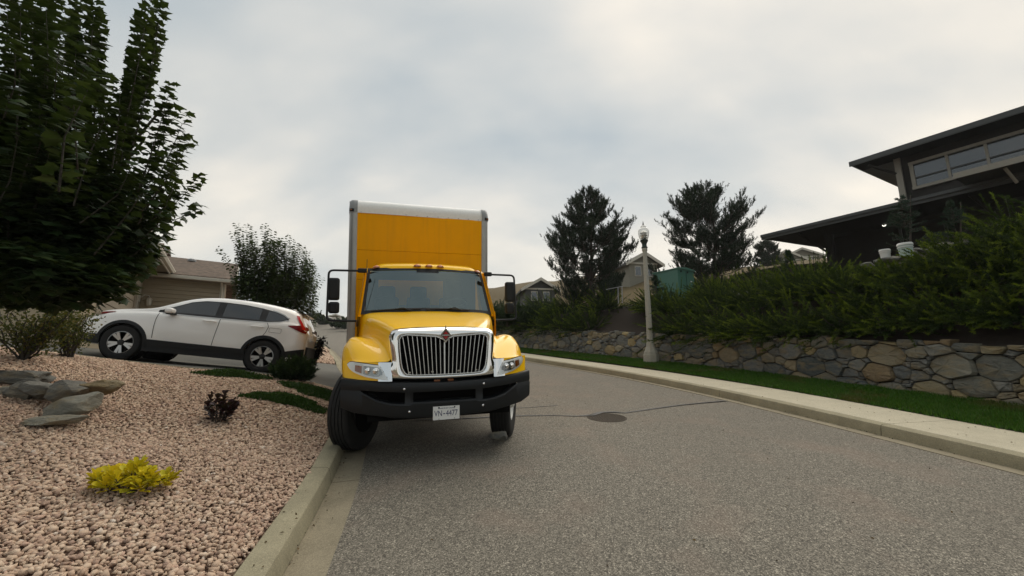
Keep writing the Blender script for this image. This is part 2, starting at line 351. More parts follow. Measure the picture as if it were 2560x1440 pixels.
def strip(name, f, side, ys, prof, mat, kind='structure', parent=None, zf=zr, smooth=None):
    P = []
    for d, h in prof:
        x, y = off(f, ys, d, side); hh = h(ys) if callable(h) else h
        P.append([(a, b, c) for a, b, c in zip(x, y, zf(ys) + hh)])
    mb = MB(); mb.grid(P); o = mb.build(name, mat, parent, wc=parent is not None, smooth=smooth)
    if kind: tag(o, kind=kind)
    return o
YS = np.concatenate([np.arange(-30, 0, 3), np.arange(0, 30, 0.5), np.arange(30, 100, 2.5)])
# wide earth sheet under and beyond everything
def ground_z(x, y):
    return zr(y) - 0.6 + 0.0 * x
gx = np.concatenate([-np.geomspace(320, 12, 22), np.linspace(-10, 12, 12), np.geomspace(14, 320, 22)])
gy = np.concatenate([-np.geomspace(160, 10, 12), np.linspace(-8, 100, 55), np.geomspace(106, 420, 14)])
X, Y = np.meshgrid(gx, gy); Z = ground_z(X, Y) + 0.9 * np.clip((np.abs(X + 12) - 60) / 80, 0, 6)
mb = MB(); mb.grid([[(X[i, j], Y[i, j], Z[i, j]) for j in range(len(gx))] for i in range(len(gy))])
tag(mb.build('ground', M['earth'], smooth=179), kind='structure')
# road
P = [[] for _ in range(9)]
for y in YS:
    xl = float(off(Lx, y, -0.29, -1)[0]); xr = float(off(Rx, y, -0.24, 1)[0])
    for k in range(9):
        u = k / 8; P[k].append((xl + (xr - xl) * u, y, float(zr(y)) + 0.012 * math.sin(math.pi * u)))
mb = MB(); mb.grid(P); road = tag(mb.build('road', M['asphalt'], smooth=179), kind='structure')
# gutters, kerbs
def drop(y):                                       # the kerb is lowered across the driveway mouth
    y = np.asarray(y, float); return 1 - 0.8 * np.clip(np.minimum((y - 9.4) / 0.8, (16.4 - y) / 0.8), 0, 1)
def sections(y0, y1, first, step):
    c = [y0]; y = first
    while y < y1: c.append(y); y += step
    return c + [y1]
def kerb_run(name, f, side, cuts, prof_pan, prof_kerb):
    root = tag(empty(name), kind='structure')
    for a, b in zip(cuts[:-1], cuts[1:]):
        n = max(3, int((b - a) / 0.4)); g = 0.004; ys = np.linspace(a + g, b - g, n)
        if a < 26: strip('gutter_pan', f, side, ys, prof_pan, M['gutter'], None, root)
        o = strip('kerb_section', f, side, ys, prof_kerb, M['kerb'], None, root, smooth=30)
    return root
pan = [(-0.30, -0.10), (-0.29, 0.004), (-0.02, -0.008), (0.0, -0.008), (0.0, -0.1)]
kl = lambda h: (lambda y: h * drop(y))
kerbL = kerb_run('left_kerb', Lx, -1, sections(-8, 90, 1.4, 3.2), pan,
    [(-0.001, -0.03), (0.012, kl(0.03)), (0.022, kl(0.10)), (0.035, kl(0.13)), (0.06, kl(0.145)), (0.20, kl(0.15)), (0.21, kl(0.14)), (0.21, -0.2)])
kerbR = kerb_run('right_kerb', Rx, 1, sections(-8, 90, -0.01, 3.2), [(-0.25, -0.1), (-0.24, 0.004), (-0.02, -0.005), (0.0, -0.005), (0.0, -0.1)],
    [(-0.001, -0.03), (0.012, 0.03), (0.02, 0.115), (0.03, 0.138), (0.055, 0.148), (0.18, 0.153), (0.184, 0.14), (0.184, -0.1)])
bedk = strip('kerb_bedding', Rx, 1, YS, [(0.0, -0.02), (0.03, 0.06), (1.55, 0.06), (1.6, -0.1)], M['joint_shade'])
bedl = strip('left_kerb_bedding', Lx, -1, YS, [(-0.29, -0.03), (0.0, -0.03), (0.03, -0.0), (0.2, -0.0)], M['joint_shade'])
sidewalk = tag(empty('sidewalk'), kind='structure')
cuts = sections(-8, 90, -0.01, 3.2)
for a, b in zip(cuts[:-1], cuts[1:]):
    ys = np.linspace(a + 0.004, b - 0.004, max(3, int((b - a) / 0.4)))
    strip('slab', Rx, 1, ys, [(0.19, -0.05), (0.19, 0.148), (0.197, 0.155), (1.43, 0.172), (1.44, 0.165), (1.44, -0.05)], M['sidewalk'], None, sidewalk, smooth=30)
# grass verge between pavement and wall
def verge(ys, u):
    a = off(Rx, ys, 1.44, 1); wx = Wx(ys); b = (wx + 0.05, ys)
    # u = 0 at the pavement, 1 at the wall; matched by depth along the road
    yb = ys + (Rx(ys) - Wx(ys)) * -0.0
    return a[0] + (b[0] - a[0]) * u, a[1] + (b[1] - a[1]) * u
P = []
for u in np.linspace(0, 1, 7):
    x, y = verge(YS[4:-20], u); P.append([(a, b, float(zr(b)) + 0.155 + 0.07 * u + 0.02 * math.sin(3 * a + 5 * b) * (0 < u < 1)) for a, b in zip(x, y)])
mb = MB(); mb.grid(P); tag(mb.build('grass_verge_soil', M['lawn_soil'], smooth=179), kind='structure')
def grass_blades():
    n = 95000; ys = 3.5 + (rng.random(n) ** 1.25) * 24; u = rng.random(n) * 1.04 - 0.02
    x, y = verge(ys, u); z = zr(y) + 0.15 + 0.07 * u
    cl = np.array([mnoise.noise(Vector((a * 2.2, b * 2.2, 0))) for a, b in zip(x, y)])
    patch = np.array([mnoise.noise(Vector((a * .9 + 7, b * .9, 3))) + .5 * mnoise.noise(Vector((a * 3 + 1, b * 3, 9))) for a, b in zip(x, y)])
    h = (0.045 + 0.035 * rng.random(n)) * (1 + 0.45 * cl); w = 0.005 + 0.0004 * y * 1.4
    a = rng.random(n) * 6.283; lean = rng.normal(0, 0.45, n); la = rng.random(n) * 6.283
    px = np.cos(a) * w; py = np.sin(a) * w
    V = np.stack([np.stack([x - px, y - py, z], 1), np.stack([x + px, y + py, z], 1), np.stack([x + np.cos(la) * lean * h, y + np.sin(la) * lean * h, z + h], 1)], 1)
    o = fast('verge_grass', V.reshape(-1, 3), np.arange(n * 3).reshape(-1, 3), M['grass'], uvcol=np.repeat(np.clip((patch - .18) * 1.6, 0, .75) + (rng.random(n) < .05) * .5, 3))
    tag(o, 'short dark green lawn between pavement and stone wall', 'grass', kind='stuff')
grass_blades()

# ---------------------------------------------------------------- left side: gravel garden and driveway
CTRL = [(-7.57, 6.6, .95), (-6.73, 7.0, .68), (-5.31, 5.1, .50), (-4.06, 3.7, .34), (-3.26, 2.9, .23), (-2.64, 2.4, .16), (-2.67, 3.1, .13), (-2.99, 3.8, .16),
        (-3.88, 5.8, .20), (-3.69, 6.9, .24), (-4.95, 8.3, .42), (-3.67, 8.6, .18), (-2.35, 4.5, .06), (-5.15, 6.7, .42), (-4.37, 4.9, .27), (-5.79, 5.1, .57), (-4.85, 4.7, .40),
        (-5.65, 8.9, .45), (-7.49, 8.4, .71), (-8.61, 8.2, .88), (-5.5, 9.4, .38), (-8.17, 8.79, .72), (-5.87, 10.95, .225), (-8.54, 10.35, .565), (-9.6, 9.2, .85),
        (-10.6, 10, .95), (-13.4, 14.8, .62), (-14.2, 16.2, .6), (-7.6, 16.6, .06), (-9.6, 15.8, .16), (-8.5, 14, .12), (-6.5, 13, .06), (-10, 12.6, .42), (-12, 18, .4), (-16, 20, .5), (-9, 19, .15), (-11, 24, .15),
        (-9.5, 5, 1.15), (-8, 2, .9), (-6, 0, .6), (-12, 8, 1.25), (-16, 12, 1.1), (-14, 3, 1.4), (-10, -3, .9), (-4, -3, .25), (-20, 24, .6), (-20, 16, 1.0)]
for yy in (-4, -2, 0, 2, 3.5, 5, 6.5, 8, 9.3): CTRL.append((*[float(v) for v in off(Lx, yy, 0.2, -1)], -0.02 + 0.0))
for yy in (10.3, 11.8, 13.5, 15.2): CTRL.append((*[float(v) for v in off(Lx, yy, 0.2, -1)], -0.115))
for yy in (17, 20, 25, 30): CTRL.append((*[float(v) for v in off(Lx, yy, 0.2, -1)], -0.02))
CT = np.array(CTRL)
def tps_fit(P, z, lam=0.02):
    n = len(P); d = np.linalg.norm(P[:, None] - P[None], axis=2); K = np.where(d > 0, d ** 2 * np.log(np.maximum(d, 1e-9)), 0) + lam * np.eye(n)
    A = np.zeros((n + 3, n + 3)); A[:n, :n] = K; A[:n, n] = 1; A[:n, n+1:] = P; A[n, :n] = 1; A[n+1:, :n] = P.T
    return np.linalg.solve(A, np.concatenate([z, np.zeros(3)]))
TW = tps_fit(CT[:, :2], CT[:, 2])
def HL(x, y):
    "height of the ground left of the road"
    x = np.asarray(x, float); y = np.asarray(y, float); sh = x.shape; p = np.stack([x.ravel(), y.ravel()], 1)
    d2 = ((p[:, None] - CT[None, :, :2]) ** 2).sum(2); U = np.where(d2 > 0, 0.5 * d2 * np.log(np.maximum(d2, 1e-12)), 0)
    v = U @ TW[:-3] + TW[-3] + p @ TW[-2:]
    return (v + zr(p[:, 1]) + 0.15).reshape(sh)
edge_near = spline([-20, -13, -8.61, -7.49, -5.65, -3.9, -3.0], [6.0, 7.1, 8.2, 8.42, 8.9, 9.5, 9.75])
edge_far = spline([-20, -13.4, -9.6, -7.6, -6.3, -5], [14.2, 14.9, 15.4, 15.8, 16.0, 16.1])
def yard(name, x0, ylo, yhi, mat, dz, nx=44, ny=40, y_range=None, kind='structure'):
    "patch of HL from x0 to the back of the left kerb, between two depth lines"
    P = []
    for j in range(ny + 1):
        row = []; v = j / ny
        for i in range(nx + 1):
            u = i / nx
            x = x0 + (-3.2 - x0) * u; ya = ylo(x) if callable(ylo) else ylo; yb = yhi(x) if callable(yhi) else yhi
            y = ya + (yb - ya) * v
            kx, ky = off(Lx, y, 0.195, -1)
            xx = x0 + (float(kx) - x0) * u
            ya = ylo(xx) if callable(ylo) else ylo; yb = yhi(xx) if callable(yhi) else yhi
            y = ya + (yb - ya) * v
            kx, ky = off(Lx, y, 0.195, -1); xx = x0 + (float(kx) - x0) * u
            row.append((xx, float(y)))
        P.append(row)
    A = np.array(P); Z = HL(A[..., 0], A[..., 1]) + dz
    mb = MB(); mb.grid([[(A[i, j, 0], A[i, j, 1], Z[i, j]) for j in range(A.shape[1])] for i in range(A.shape[0])])
    return tag(mb.build(name, mat, smooth=179), kind=kind)
yard('gravel_bed', -17.0, -6.0, edge_near, M['gravel_base'], -0.035)
yard('driveway', -14.0, edge_near, edge_far, M['driveway'], 0.0)
yard('far_gravel_bed', -24.0, edge_far, 46.0, M['gravel_base'], -0.03)
mb = MB(); xs = np.linspace(-13, -3.85, 40)                # thin concrete edging along the driveway
pts = [(x, float(edge_near(x)) - 0.03) for x in xs]; zz = HL(np.array([p[0] for p in pts]), np.array([p[1] for p in pts]))
mb.grid([[(p[0], p[1] + dy, z + dz) for p, z in zip(pts, zz)] for dy, dz in ((-0.04, -0.05), (-0.035, 0.02), (0.035, 0.02), (0.04, -0.05))])
tag(mb.build('driveway_edging', M['kerb']), kind='structure')
def rock_template(k, seed, flat=0.62):
    bm = bmesh.new(); bmesh.ops.create_icosphere(bm, subdivisions=k, radius=1.0)
    r = random.Random(seed); pl = [(Vector((r.gauss(0, 1), r.gauss(0, 1), r.gauss(0, 1))).normalized(), r.uniform(0.45, 0.85)) for _ in range(9)]
    for v in bm.verts:
        p = v.co.copy()
        for n, d in pl:
            q = p.dot(n)
            if q > d: p -= n * (q - d) * 0.92
        p *= 1 + 0.10 * mnoise.noise(p * 1.7 + Vector((seed * 7.3, 0, 0)))
        v.co = p
    V = np.array([v.co[:] for v in bm.verts]); F = np.array([[v.index for v in f.verts] for f in bm.faces]); bm.free()
    V[:, 2] *= flat; return V, F
def scatter_stones(name, pts, size, mat, label):
    n = len(pts); Vs = []; Fs = []; o = 0; var = rng.integers(0, 6, n)
    for k in range(6):
        tv, tf = rock_template(1 if False else 0, 100 + k, 0.66) if False else ICO[k]
        i = np.where(var == k)[0]
        if len(i) == 0: continue
        rz = rng.random(len(i)) * 6.283; tx = rng.normal(0, 0.45, len(i)); ty = rng.normal(0, 0.45, len(i))
        c, s = np.cos(rz), np.sin(rz); Rz = np.zeros((len(i), 3, 3)); Rz[:, 0, 0] = c; Rz[:, 0, 1] = -s; Rz[:, 1, 0] = s; Rz[:, 1, 1] = c; Rz[:, 2, 2] = 1
        cx, sx = np.cos(tx), np.sin(tx); Rxm = np.zeros_like(Rz); Rxm[:, 0, 0] = 1; Rxm[:, 1, 1] = cx; Rxm[:, 1, 2] = -sx; Rxm[:, 2, 1] = sx; Rxm[:, 2, 2] = cx
        sc = size[i][:, None] * (0.75 + 0.5 * rng.random((len(i), 3))) * np.array([1.0, 0.8, 0.8])
        V, F = inst(tv, tf, pts[i], Rxm @ Rz, sc); Vs.append(V); Fs.append(F + o); o += len(V)
    ob = fast(name, np.concatenate(Vs), np.concatenate(Fs), mat)
    return tag(ob, label, 'gravel', kind='stuff')
ICO = []                                                   # angular chips: knocked-about eight-cornered blocks
for k in range(6):
    r = random.Random(40 + k); V = np.array([(x, y, z) for z in (-1, 1) for y in (-1, 1) for x in (-1, 1)], float) * 0.72
    V += np.array([[r.uniform(-.42, .42) for _ in range(3)] for _ in range(8)]); V[4:, :2] *= r.uniform(.45, .85); V *= (1.12, .92, .66)
    ICO.append((V, np.array([(0, 2, 3), (0, 3, 1), (4, 5, 7), (4, 7, 6), (0, 1, 5), (0, 5, 4), (1, 3, 7), (1, 7, 5), (3, 2, 6), (3, 6, 7), (2, 0, 4), (2, 4, 6)])))
def gravel():
    pts = []; sz = []
    for lo, hi, sp in ((0.9, 4.8, 0.030), (4.8, 9.6, 0.031)):
        xs = np.arange(-11.0, -0.9, sp); ys = np.arange(lo, hi, sp); X, Y = np.meshgrid(xs, ys)
        X = X + rng.uniform(-.55, .55, X.shape) * sp; Y = Y + rng.uniform(-.55, .55, X.shape) * sp
        X = X.ravel(); Y = Y.ravel(); kx, ky = off(Lx, Y, 0.235, -1)
        m = (X < kx + 0.02 * rng.normal(size=X.shape)) & (Y < edge_near(X) - 0.07) & (X > -1.36 * Y - 0.5) & (X > -10.5)
        X = X[m]; Y = Y[m]; pts.append(np.stack([X, Y], 1)); sz.append(np.full(len(X), sp * 0.66))
    for lo, hi, cnt in ((0.9, 5.2, 15000), (5.2, 9.5, 9000)):        # fines between the stones
        X = rng.uniform(-10.5, -0.9, cnt * 3); Y = rng.uniform(lo, hi, cnt * 3); kx, ky = off(Lx, Y, 0.22, -1)
        m = (X < kx) & (Y < edge_near(X) - 0.07) & (X > -1.36 * Y - 0.5); X = X[m][:cnt]; Y = Y[m][:cnt]; pts.append(np.stack([X, Y], 1)); sz.append(np.full(len(X), 0.0095))
    p = np.concatenate(pts); s = np.concatenate(sz) * rng.uniform(0.62, 1.5, len(p))
    z = HL(p[:, 0], p[:, 1]) - 0.012 + rng.random(len(p)) * 0.02
    ob = scatter_stones('pink_gravel', np.column_stack([p, z]), s, M['gravel'], 'pinkish tan crushed rock gravel covering the front garden bed')
    # the strip beyond the driveway
    xs = np.arange(-16, -6.0, 0.075); ys = np.arange(15.6, 24, 0.075); X, Y = np.meshgrid(xs, ys); X = (X + rng.uniform(-.04, .04, X.shape)).ravel(); Y = (Y + rng.uniform(-.04, .04, Y.shape)).ravel()
    kx, _ = off(Lx, Y, 0.25, -1); m = (X < kx) & (Y > edge_far(X) + 0.1) & (X > kx - 3.2)
    X, Y = X[m], Y[m]
    scatter_stones('far_pink_gravel', np.column_stack([X, Y, HL(X, Y) - 0.01]), np.full(len(X), 0.05), M['gravel'], 'patch of pinkish gravel beyond the driveway along the far kerb')
gravel()
def rock(label, px, py, D, dims, rz, mat, seed, tilt=0.0, sink=0.3, cat='rock', group=None, k=4):
    V, F = rock_template(k, seed, 0.9); c = at(px, py, D) + (0, 0, .045 if py < 1090 else .02)
    bm_n = np.array([mnoise.fractal(Vector(v * 2.2 + seed), 1.0, 2.0, 5) for v in V]); V = V * (1 + 0.11 * bm_n[:, None])
    V = V * np.array(dims) / 2; ca, sa = math.cos(rz), math.sin(rz); ct, st = math.cos(tilt), math.sin(tilt)
    V = V @ np.array([[ct, 0, -st], [0, 1, 0], [st, 0, ct]]); V = V @ np.array([[ca, sa, 0], [-sa, ca, 0], [0, 0, 1]])
    o = fast('garden_rock', V, F, mat, smooth=True, sharp=28); o.location = [float(v) for v in c]
    return tag(o, label, cat, group)
g = 'rocks edging the gravel terrace'
rock('long flat dark boulder lying highest on the gravel terrace', 38, 951, 5.6, (0.85, 0.55, 0.22), 0.1, M['rock'], 3, 0.03, group=g)
rock('small dark rock at the left edge under the long flat boulder', 5, 992, 5.3, (0.42, 0.5, 0.30), 0.4, M['rock'], 5, group=g)
rock('slanted dark wedge rock beside the small edge rock', 58, 988, 5.25, (0.42, 0.5, 0.36), 0.9, M['rock'], 11, 0.2, group=g)
rock('wide grey block in the middle of the terrace rocks', 108, 986, 5.2, (0.50, 0.45, 0.32), 0.05, M['rock'], 8, group=g)
rock('square grey rock with a pale right face', 168, 988, 5.1, (0.44, 0.42, 0.36), -0.3, M['rock'], 14, group=g)
rock('yellow-brown rock at the right end of the terrace rocks', 238, 979, 5.35, (0.58, 0.45, 0.24), 0.2, M['rock_ochre'], 21, -0.1, group=g)
rock('pale grey sloping boulder below the square grey rock', 184, 1022, 4.85, (0.52, 0.42, 0.30), 0.5, M['rock_pale'], 27, -0.28, group=g)
rock('flat pale stone slab half buried in the lower gravel', 125, 1064, 4.55, (0.62, 0.34, 0.12), 0.25, M['rock_pale'], 33, -0.05, group=g)
rock('loose grey rock wedged in front of the truck wheel', 1250, 1096, 5.55, (0.32, 0.24, 0.15), 0.2, M['rock'], 37, cat='rock')

# ---------------------------------------------------------------- dry-stone retaining wall, every stone a piece
def clip(poly, nx, ny, c):
    out = []; m = len(poly)
    for i in range(m):
        a = poly[i]; b = poly[(i + 1) % m]; da = a[0]*nx + a[1]*ny - c; db = b[0]*nx + b[1]*ny - c
        if da <= 0: out.append(a)
        if da * db < 0:
            t = da / (da - db); out.append((a[0] + (b[0]-a[0])*t, a[1] + (b[1]-a[1])*t))
    return out
WALL_H = 1.1
wy = np.arange(4.0, 31.0, 0.05); wxs = Wx(wy); ws = np.concatenate([[0], np.cumsum(np.hypot(np.diff(wxs), np.diff(wy)))])
def wall_pt(s, h, out):
    "point on the wall face: s along it, h above the lawn, out towards the road; the face leans back a little"
    y = float(np.interp(s, ws, wy)); x = float(Wx(y)); sl = float((Wx(y + .01) - Wx(y - .01)) / .02); n = math.hypot(1, sl)
    o = out - 0.10 * h
    return (x - o / n, y + sl * o / n, float(zr(y)) + 0.16 + h)
def stone_wall():
    r = random.Random(5); root = thing('stone_wall', 'long dry-stone retaining wall of grey and ochre boulders behind the lawn', 'wall', wall_pt(5, 0, 0))
    S1 = float(ws[-1]); seeds = []; tries = 0
    def fits(s, h, q): return all(((s - a) / 1.22) ** 2 + ((h - b) * 1.22) ** 2 > (0.76 * (q + c)) ** 2 for a, b, c in seeds)
    for q_lo, q_hi, n in ((0.24, 0.34, 260), (0.15, 0.22, 1500), (0.09, 0.14, 2600), (0.05, 0.075, 4200)):
        for _ in range(n):
            s = r.uniform(0, S1); h = r.uniform(-0.08, WALL_H + 0.02); q = r.uniform(q_lo, q_hi)
            if h > 0.8: q = min(q, 0.17)
            if fits(s, h, q): seeds.append((s, h, q))
    seeds_a = np.array(seeds); big = []; fill = MB()
    for i, (s, h, q) in enumerate(seeds):
        poly = [(s - .6, -0.15), (s + .6, -0.15), (s + .6, WALL_H + 0.04 * math.sin(s * 3.1) + 0.03 * math.sin(s * 7.7)), (s - .6, WALL_H + 0.04 * math.sin(s * 3.1) + 0.03 * math.sin(s * 7.7))]
        for j in np.where((np.abs(seeds_a[:, 0] - s) < 1.1))[0]:
            if j == i: continue
            b = seeds_a[j]; AX, AY = 1 / 1.22 ** 2, 1.22 ** 2; dx_, dy_ = b[0] - s, b[1] - h; nx, ny = dx_ * AX, dy_ * AY; L2 = dx_ * nx + dy_ * ny; nl = math.hypot(nx, ny)
            c = (nx * s + ny * h + (L2 + q * q - b[2] * b[2]) / 2) / nl; nx /= nl; ny /= nl
            poly = clip(poly, nx, ny, c - r.uniform(0.004, 0.012))
            if len(poly) < 3: break
        if len(poly) < 3: continue
        cx = sum(p[0] for p in poly) / len(poly); cy = sum(p[1] for p in poly) / len(poly)
        area = 0.5 * abs(sum(poly[k][0]*poly[(k+1) % len(poly)][1] - poly[(k+1) % len(poly)][0]*poly[k][1] for k in range(len(poly))))
        if area < 0.002: continue
        ch = []
        for k in range(len(poly)):                      # knock the corners off
            a = poly[k]; b = poly[(k + 1) % len(poly)]; e = r.uniform(0.04, 0.17)
            ch += [(a[0] + (b[0]-a[0])*e, a[1] + (b[1]-a[1])*e), (b[0] + (a[0]-b[0])*e, b[1] + (a[1]-b[1])*e)]
        big.append((area, s, h, cx, cy, ch))
    vis = sorted(big, key=lambda t: -t[0] / (5 + t[1]) ** 1.0)
    keep = set(id(t) for t in vis[:290])
    for t in big:
        area, s, h, cx, cy, ch = t; n = len(ch); dp = r.uniform(0.025, 0.11); jit = [r.uniform(-0.022, 0.022) for _ in range(3 * n)]
        tx, ty = r.uniform(-0.12, 0.12), r.uniform(-0.15, 0.12)
        V = []
        for k, (f, o) in enumerate(((1.0, -0.16), (1.0, dp * 0.35), (0.93, dp), (0.6, dp + 0.012))):
            for i2, (a, b) in enumerate(ch):
                u, v = cx + (a - cx) * f, cy + (b - cy) * f
                V.append((u, v, o + (tx * (u - cx) + ty * (v - cy) + jit[(k * n + i2) % len(jit)] if k > 1 else 0)))
        V.append((cx, cy, dp + 0.015))
        F = [(k*n+i2, k*n+(i2+1) % n, (k+1)*n+(i2+1) % n, (k+1)*n+i2) for k in range(3) for i2 in range(n)] + [(3*n+i2, 3*n+(i2+1) % n, 4*n) for i2 in range(n)]
        W = [wall_pt(*p) for p in V]
        if id(t) in keep:
            m2 = MB(); m2.add(W, F); m2.build('stone', M['stone'], root, wc=True, smooth=24)
        else: fill.add(W, F)
    o = fill.build('small_stones', M['stone'], root, wc=True, smooth=24); tag(o, kind='stuff')
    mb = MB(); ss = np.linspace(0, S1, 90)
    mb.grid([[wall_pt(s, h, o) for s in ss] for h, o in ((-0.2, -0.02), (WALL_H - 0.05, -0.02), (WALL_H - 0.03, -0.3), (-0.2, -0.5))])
    mb.build('wall_core', M['joint_shade'], root, wc=True)
    return root
stone_wall()
# planted bank behind the wall, and the hillside above
bf = spline([0, 0.5, 1.2, 2.4, 4, 8, 20, 60, 120], [0, 0.15, 0.75, 1.9, 2.45, 3.1, 5.0, 10, 16])
def bank_pt(y, d):
    k = float(np.interp(y, [10.4, 13], [1.0, 0.64])); x, yy = off(Wx, y, d, 1); return float(x), float(yy), float(zr(np.clip(y, -10, 40))) + 0.16 + WALL_H - 0.06 + k * float(bf(d))
ds = [0.15, 0.3, 0.6, 0.9, 1.2, 1.6, 2.0, 2.4, 3, 3.6, 4.4, 5.5, 7, 9, 12, 16, 22, 30, 42, 60]
mb = MB(); mb.grid([[(lambda q: (q[0], q[1], q[2] + 0.05 * mnoise.noise(Vector((q[0]*1.3, q[1]*1.3, 0)))))(bank_pt(y, d)) for y in np.linspace(2, 31, 60)] for d in ds[:13]])
tag(mb.build('planted_bank', M['dirt'], smooth=179), kind='structure')
mb = MB(); mb.grid([[(lambda q: (q[0], q[1], q[2] - 0.03))(bank_pt(y, d)) for y in np.linspace(2, 44, 40)] for d in ds[11:]])
tag(mb.build('hillside', M['dry_grass'], smooth=179), kind='structure')

def hill_z(x, y):
    t = np.clip((x - (Rx(y) + 3.5)) / 22.0, 0, 1); t = t * t * (3 - 2 * t)
    return zr(y) + 0.1 + t * (4.2 + np.clip((x - Rx(y) - 10) * 0.11, 0, 4)) + 0.25 * np.sin(x * 0.5) * t
hy = np.concatenate([np.linspace(29, 60, 22), np.geomspace(64, 160, 10)]); P = []
for k in range(26):
    dx = 3.2 + (k / 25) ** 1.6 * 90; x = Rx(hy) + dx; P.append([(a, b, c) for a, b, c in zip(x, hy, hill_z(x, hy))])
mb = MB(); mb.grid(P); tag(mb.build('far_hillside', M['dry_grass'], smooth=179), kind='structure')

# road furniture in the asphalt: sealed crack and drain cover
def sealed():
    t = NT('crack_sealant'); t.p(Base_Color=t.mix(t.noise(9, 4, 0.6), (0.025, 0.024, 0.023), (0.06, 0.055, 0.05)), Roughness=0.6); return t.m
M['sealant'] = sealed()
def gpt(px, py):
    d = np.array([(px - 1280) / FPX, 0, 0]) + UPV * (720 - py) / FPX + FWD; t = -CAM[2] / (d[2] - 0.1 * d[1]); return CAM + d * t
line = [gpt(*p) for p in ((1040, 1052), (1150, 1048), (1292, 1041), (1380, 1040), (1440, 1042), (1478, 1039), (1502, 1032), (1535, 1031), (1562, 1034), (1620, 1025), (1700, 1014), (1760, 1008), (1815, 1003))]
mb = MB(); L1 = []; L2 = []
for i, p in enumerate(line):
    t = line[min(i+1, len(line)-1)] - line[max(i-1, 0)]; n = np.array([-t[1], t[0], 0]); n /= np.linalg.norm(n); w = 0.045 + (0.06 if 4 < i < 8 else 0)
    w *= random.uniform(0.8, 1.2); L1.append(p + n * w + (0, 0, 0.016)); L2.append(p - n * w + (0, 0, 0.016))
mb.grid([L1, L2]); o = mb.build('sealed_crack', M['sealant']); tag(o, 'dark sealed crack running across the road past the drain cover', 'road crack')
line2 = [gpt(*p) for p in ((1290, 1022), (1330, 1020), (1395, 1015))]
mb = MB(); mb.grid([[p + (0, .03, .016) for p in line2], [p + (0, -.02, .016) for p in line2]]); tag(mb.build('short_sealed_crack', M['sealant']), 'short faint sealed crack beside the right front wheel', 'road crack')
M['iron'] = simple('cast_iron', (0.060, 0.048, 0.036), 0.9, 0.0, spec=.2, var=0.4, vscale=20, bump=0.3)
M['iron_dark'] = simple('drain_dark', (0.015, 0.014, 0.013), 0.9)
c = gpt(1517, 1046); sl10 = Matrix.Rotation(math.atan(0.1), 4, 'X')
man = thing('drain_cover', 'round cast-iron drain cover with a waffle grid in the road', 'manhole cover', mat=Matrix.Translation(Vector(c) + Vector((0, 0, 0.012))) @ sl10)
mb = MB(); mb.lathe([(0.31, -0.05), (0.31, 0.006), (0.335, 0.006), (0.335, -0.05)], 40, close=True); mb.build('rim', M['iron'], man)
mb = MB(); mb.lathe([(0.31, -0.05), (0.31, -0.008)], 40); mb.build('plate', M['iron_dark'], man)
for k in range(-6, 7):
    hw = math.sqrt(max(0, 0.305 ** 2 - (k * 0.046) ** 2))
    if hw < 0.08: continue
    mb = MB(); mb.box((k * 0.046, 0, -0.001), (0.018, 2 * hw, 0.012)); mb.build('rib', M['iron'], man)
    mb = MB(); mb.box((0, k * 0.046, -0.002), (2 * hw, 0.018, 0.012)); mb.build('rib', M['iron'], man)

# ---------------------------------------------------------------- vehicle materials
def paint(name, col, rough=0.28, coat=1.0, dirt=0.12, spec=0.5, streak=0.0):
    t = NT(name); v = t.coord(); f = t.noise(2.5, 6, 0.65, v); sp = t.noise(70, 3, 0.6, v)
    dk = tuple(k * 0.5 + 0.03 for k in col)
    c = t.mix(t.math('MULTIPLY', t.ramp(f, [(0.45, (0, 0, 0)), (0.75, (1, 1, 1))]), dirt), col, dk)
    c = t.mix(t.math('MULTIPLY', t.ramp(sp, [(0.69, (0, 0, 0)), (0.74, (1, 1, 1))]), dirt * 3.0), c, (0.05, 0.04, 0.025))
    if streak:
        mp = t.n('ShaderNodeMapping'); mp.inputs['Scale'].default_value = (9, 1, 0.35); t.L.new(v, mp.inputs[0])
        c = t.mix(t.math('MULTIPLY', t.ramp(t.noise(1.6, 5, 0.65, mp.outputs[0]), [(0.48, (0, 0, 0)), (0.72, (1, 1, 1))]), streak), c, dk)
    r_ = t.math('ADD', t.math('MULTIPLY', f, 0.25), rough - 0.1)
    t.p(Base_Color=c, Roughness=r_, Coat_Weight=coat, Coat_Roughness=0.05, Specular_IOR_Level=spec); return t.m
M['yellow'] = paint('yellow_paint', (0.97, 0.545, 0.0), 0.35, 0.5, 0.07, 0.15)
M['yellow_box'] = paint('yellow_box_paint', (0.90, 0.39, 0.0), 0.6, 0.0, 0.09, 0.08, 0.22)
M['white_cap'] = simple('weathered_white', (0.80, 0.79, 0.76), 0.5, var=0.14, vscale=30)
M['alu'] = simple('dull_aluminium', (0.36, 0.35, 0.33), 0.42, 0.85, var=0.2, vscale=5)
M['corner'] = simple('grey_corner_casting', (0.26, 0.265, 0.265), 0.5, var=0.2, vscale=9)
M['chrome'] = simple('chrome', (0.80, 0.80, 0.79), 0.07, 1.0)
M['satin'] = simple('satin_metal', (0.55, 0.55, 0.54), 0.25, 1.0)
M['lamp_housing'] = simple('lamp_housing', (0.88, 0.88, 0.86), 0.25, 0.2)
M['black_plastic'] = simple('black_plastic', (0.008, 0.0095, 0.011), 0.55, spec=0.35, bump=0.12, bscale=220)
M['black'] = simple('black_void', (0.004, 0.004, 0.004), 0.9, spec=0.1)
M['rubber'] = simple('tyre_rubber', (0.013, 0.013, 0.013), 0.78, spec=0.35, var=0.3, vscale=12)
M['gasket'] = simple('gasket_rubber', (0.008, 0.008, 0.009), 0.6)
M['amber'] = simple('amber_lens', (0.72, 0.16, 0.012), 0.12, coat=1.0)
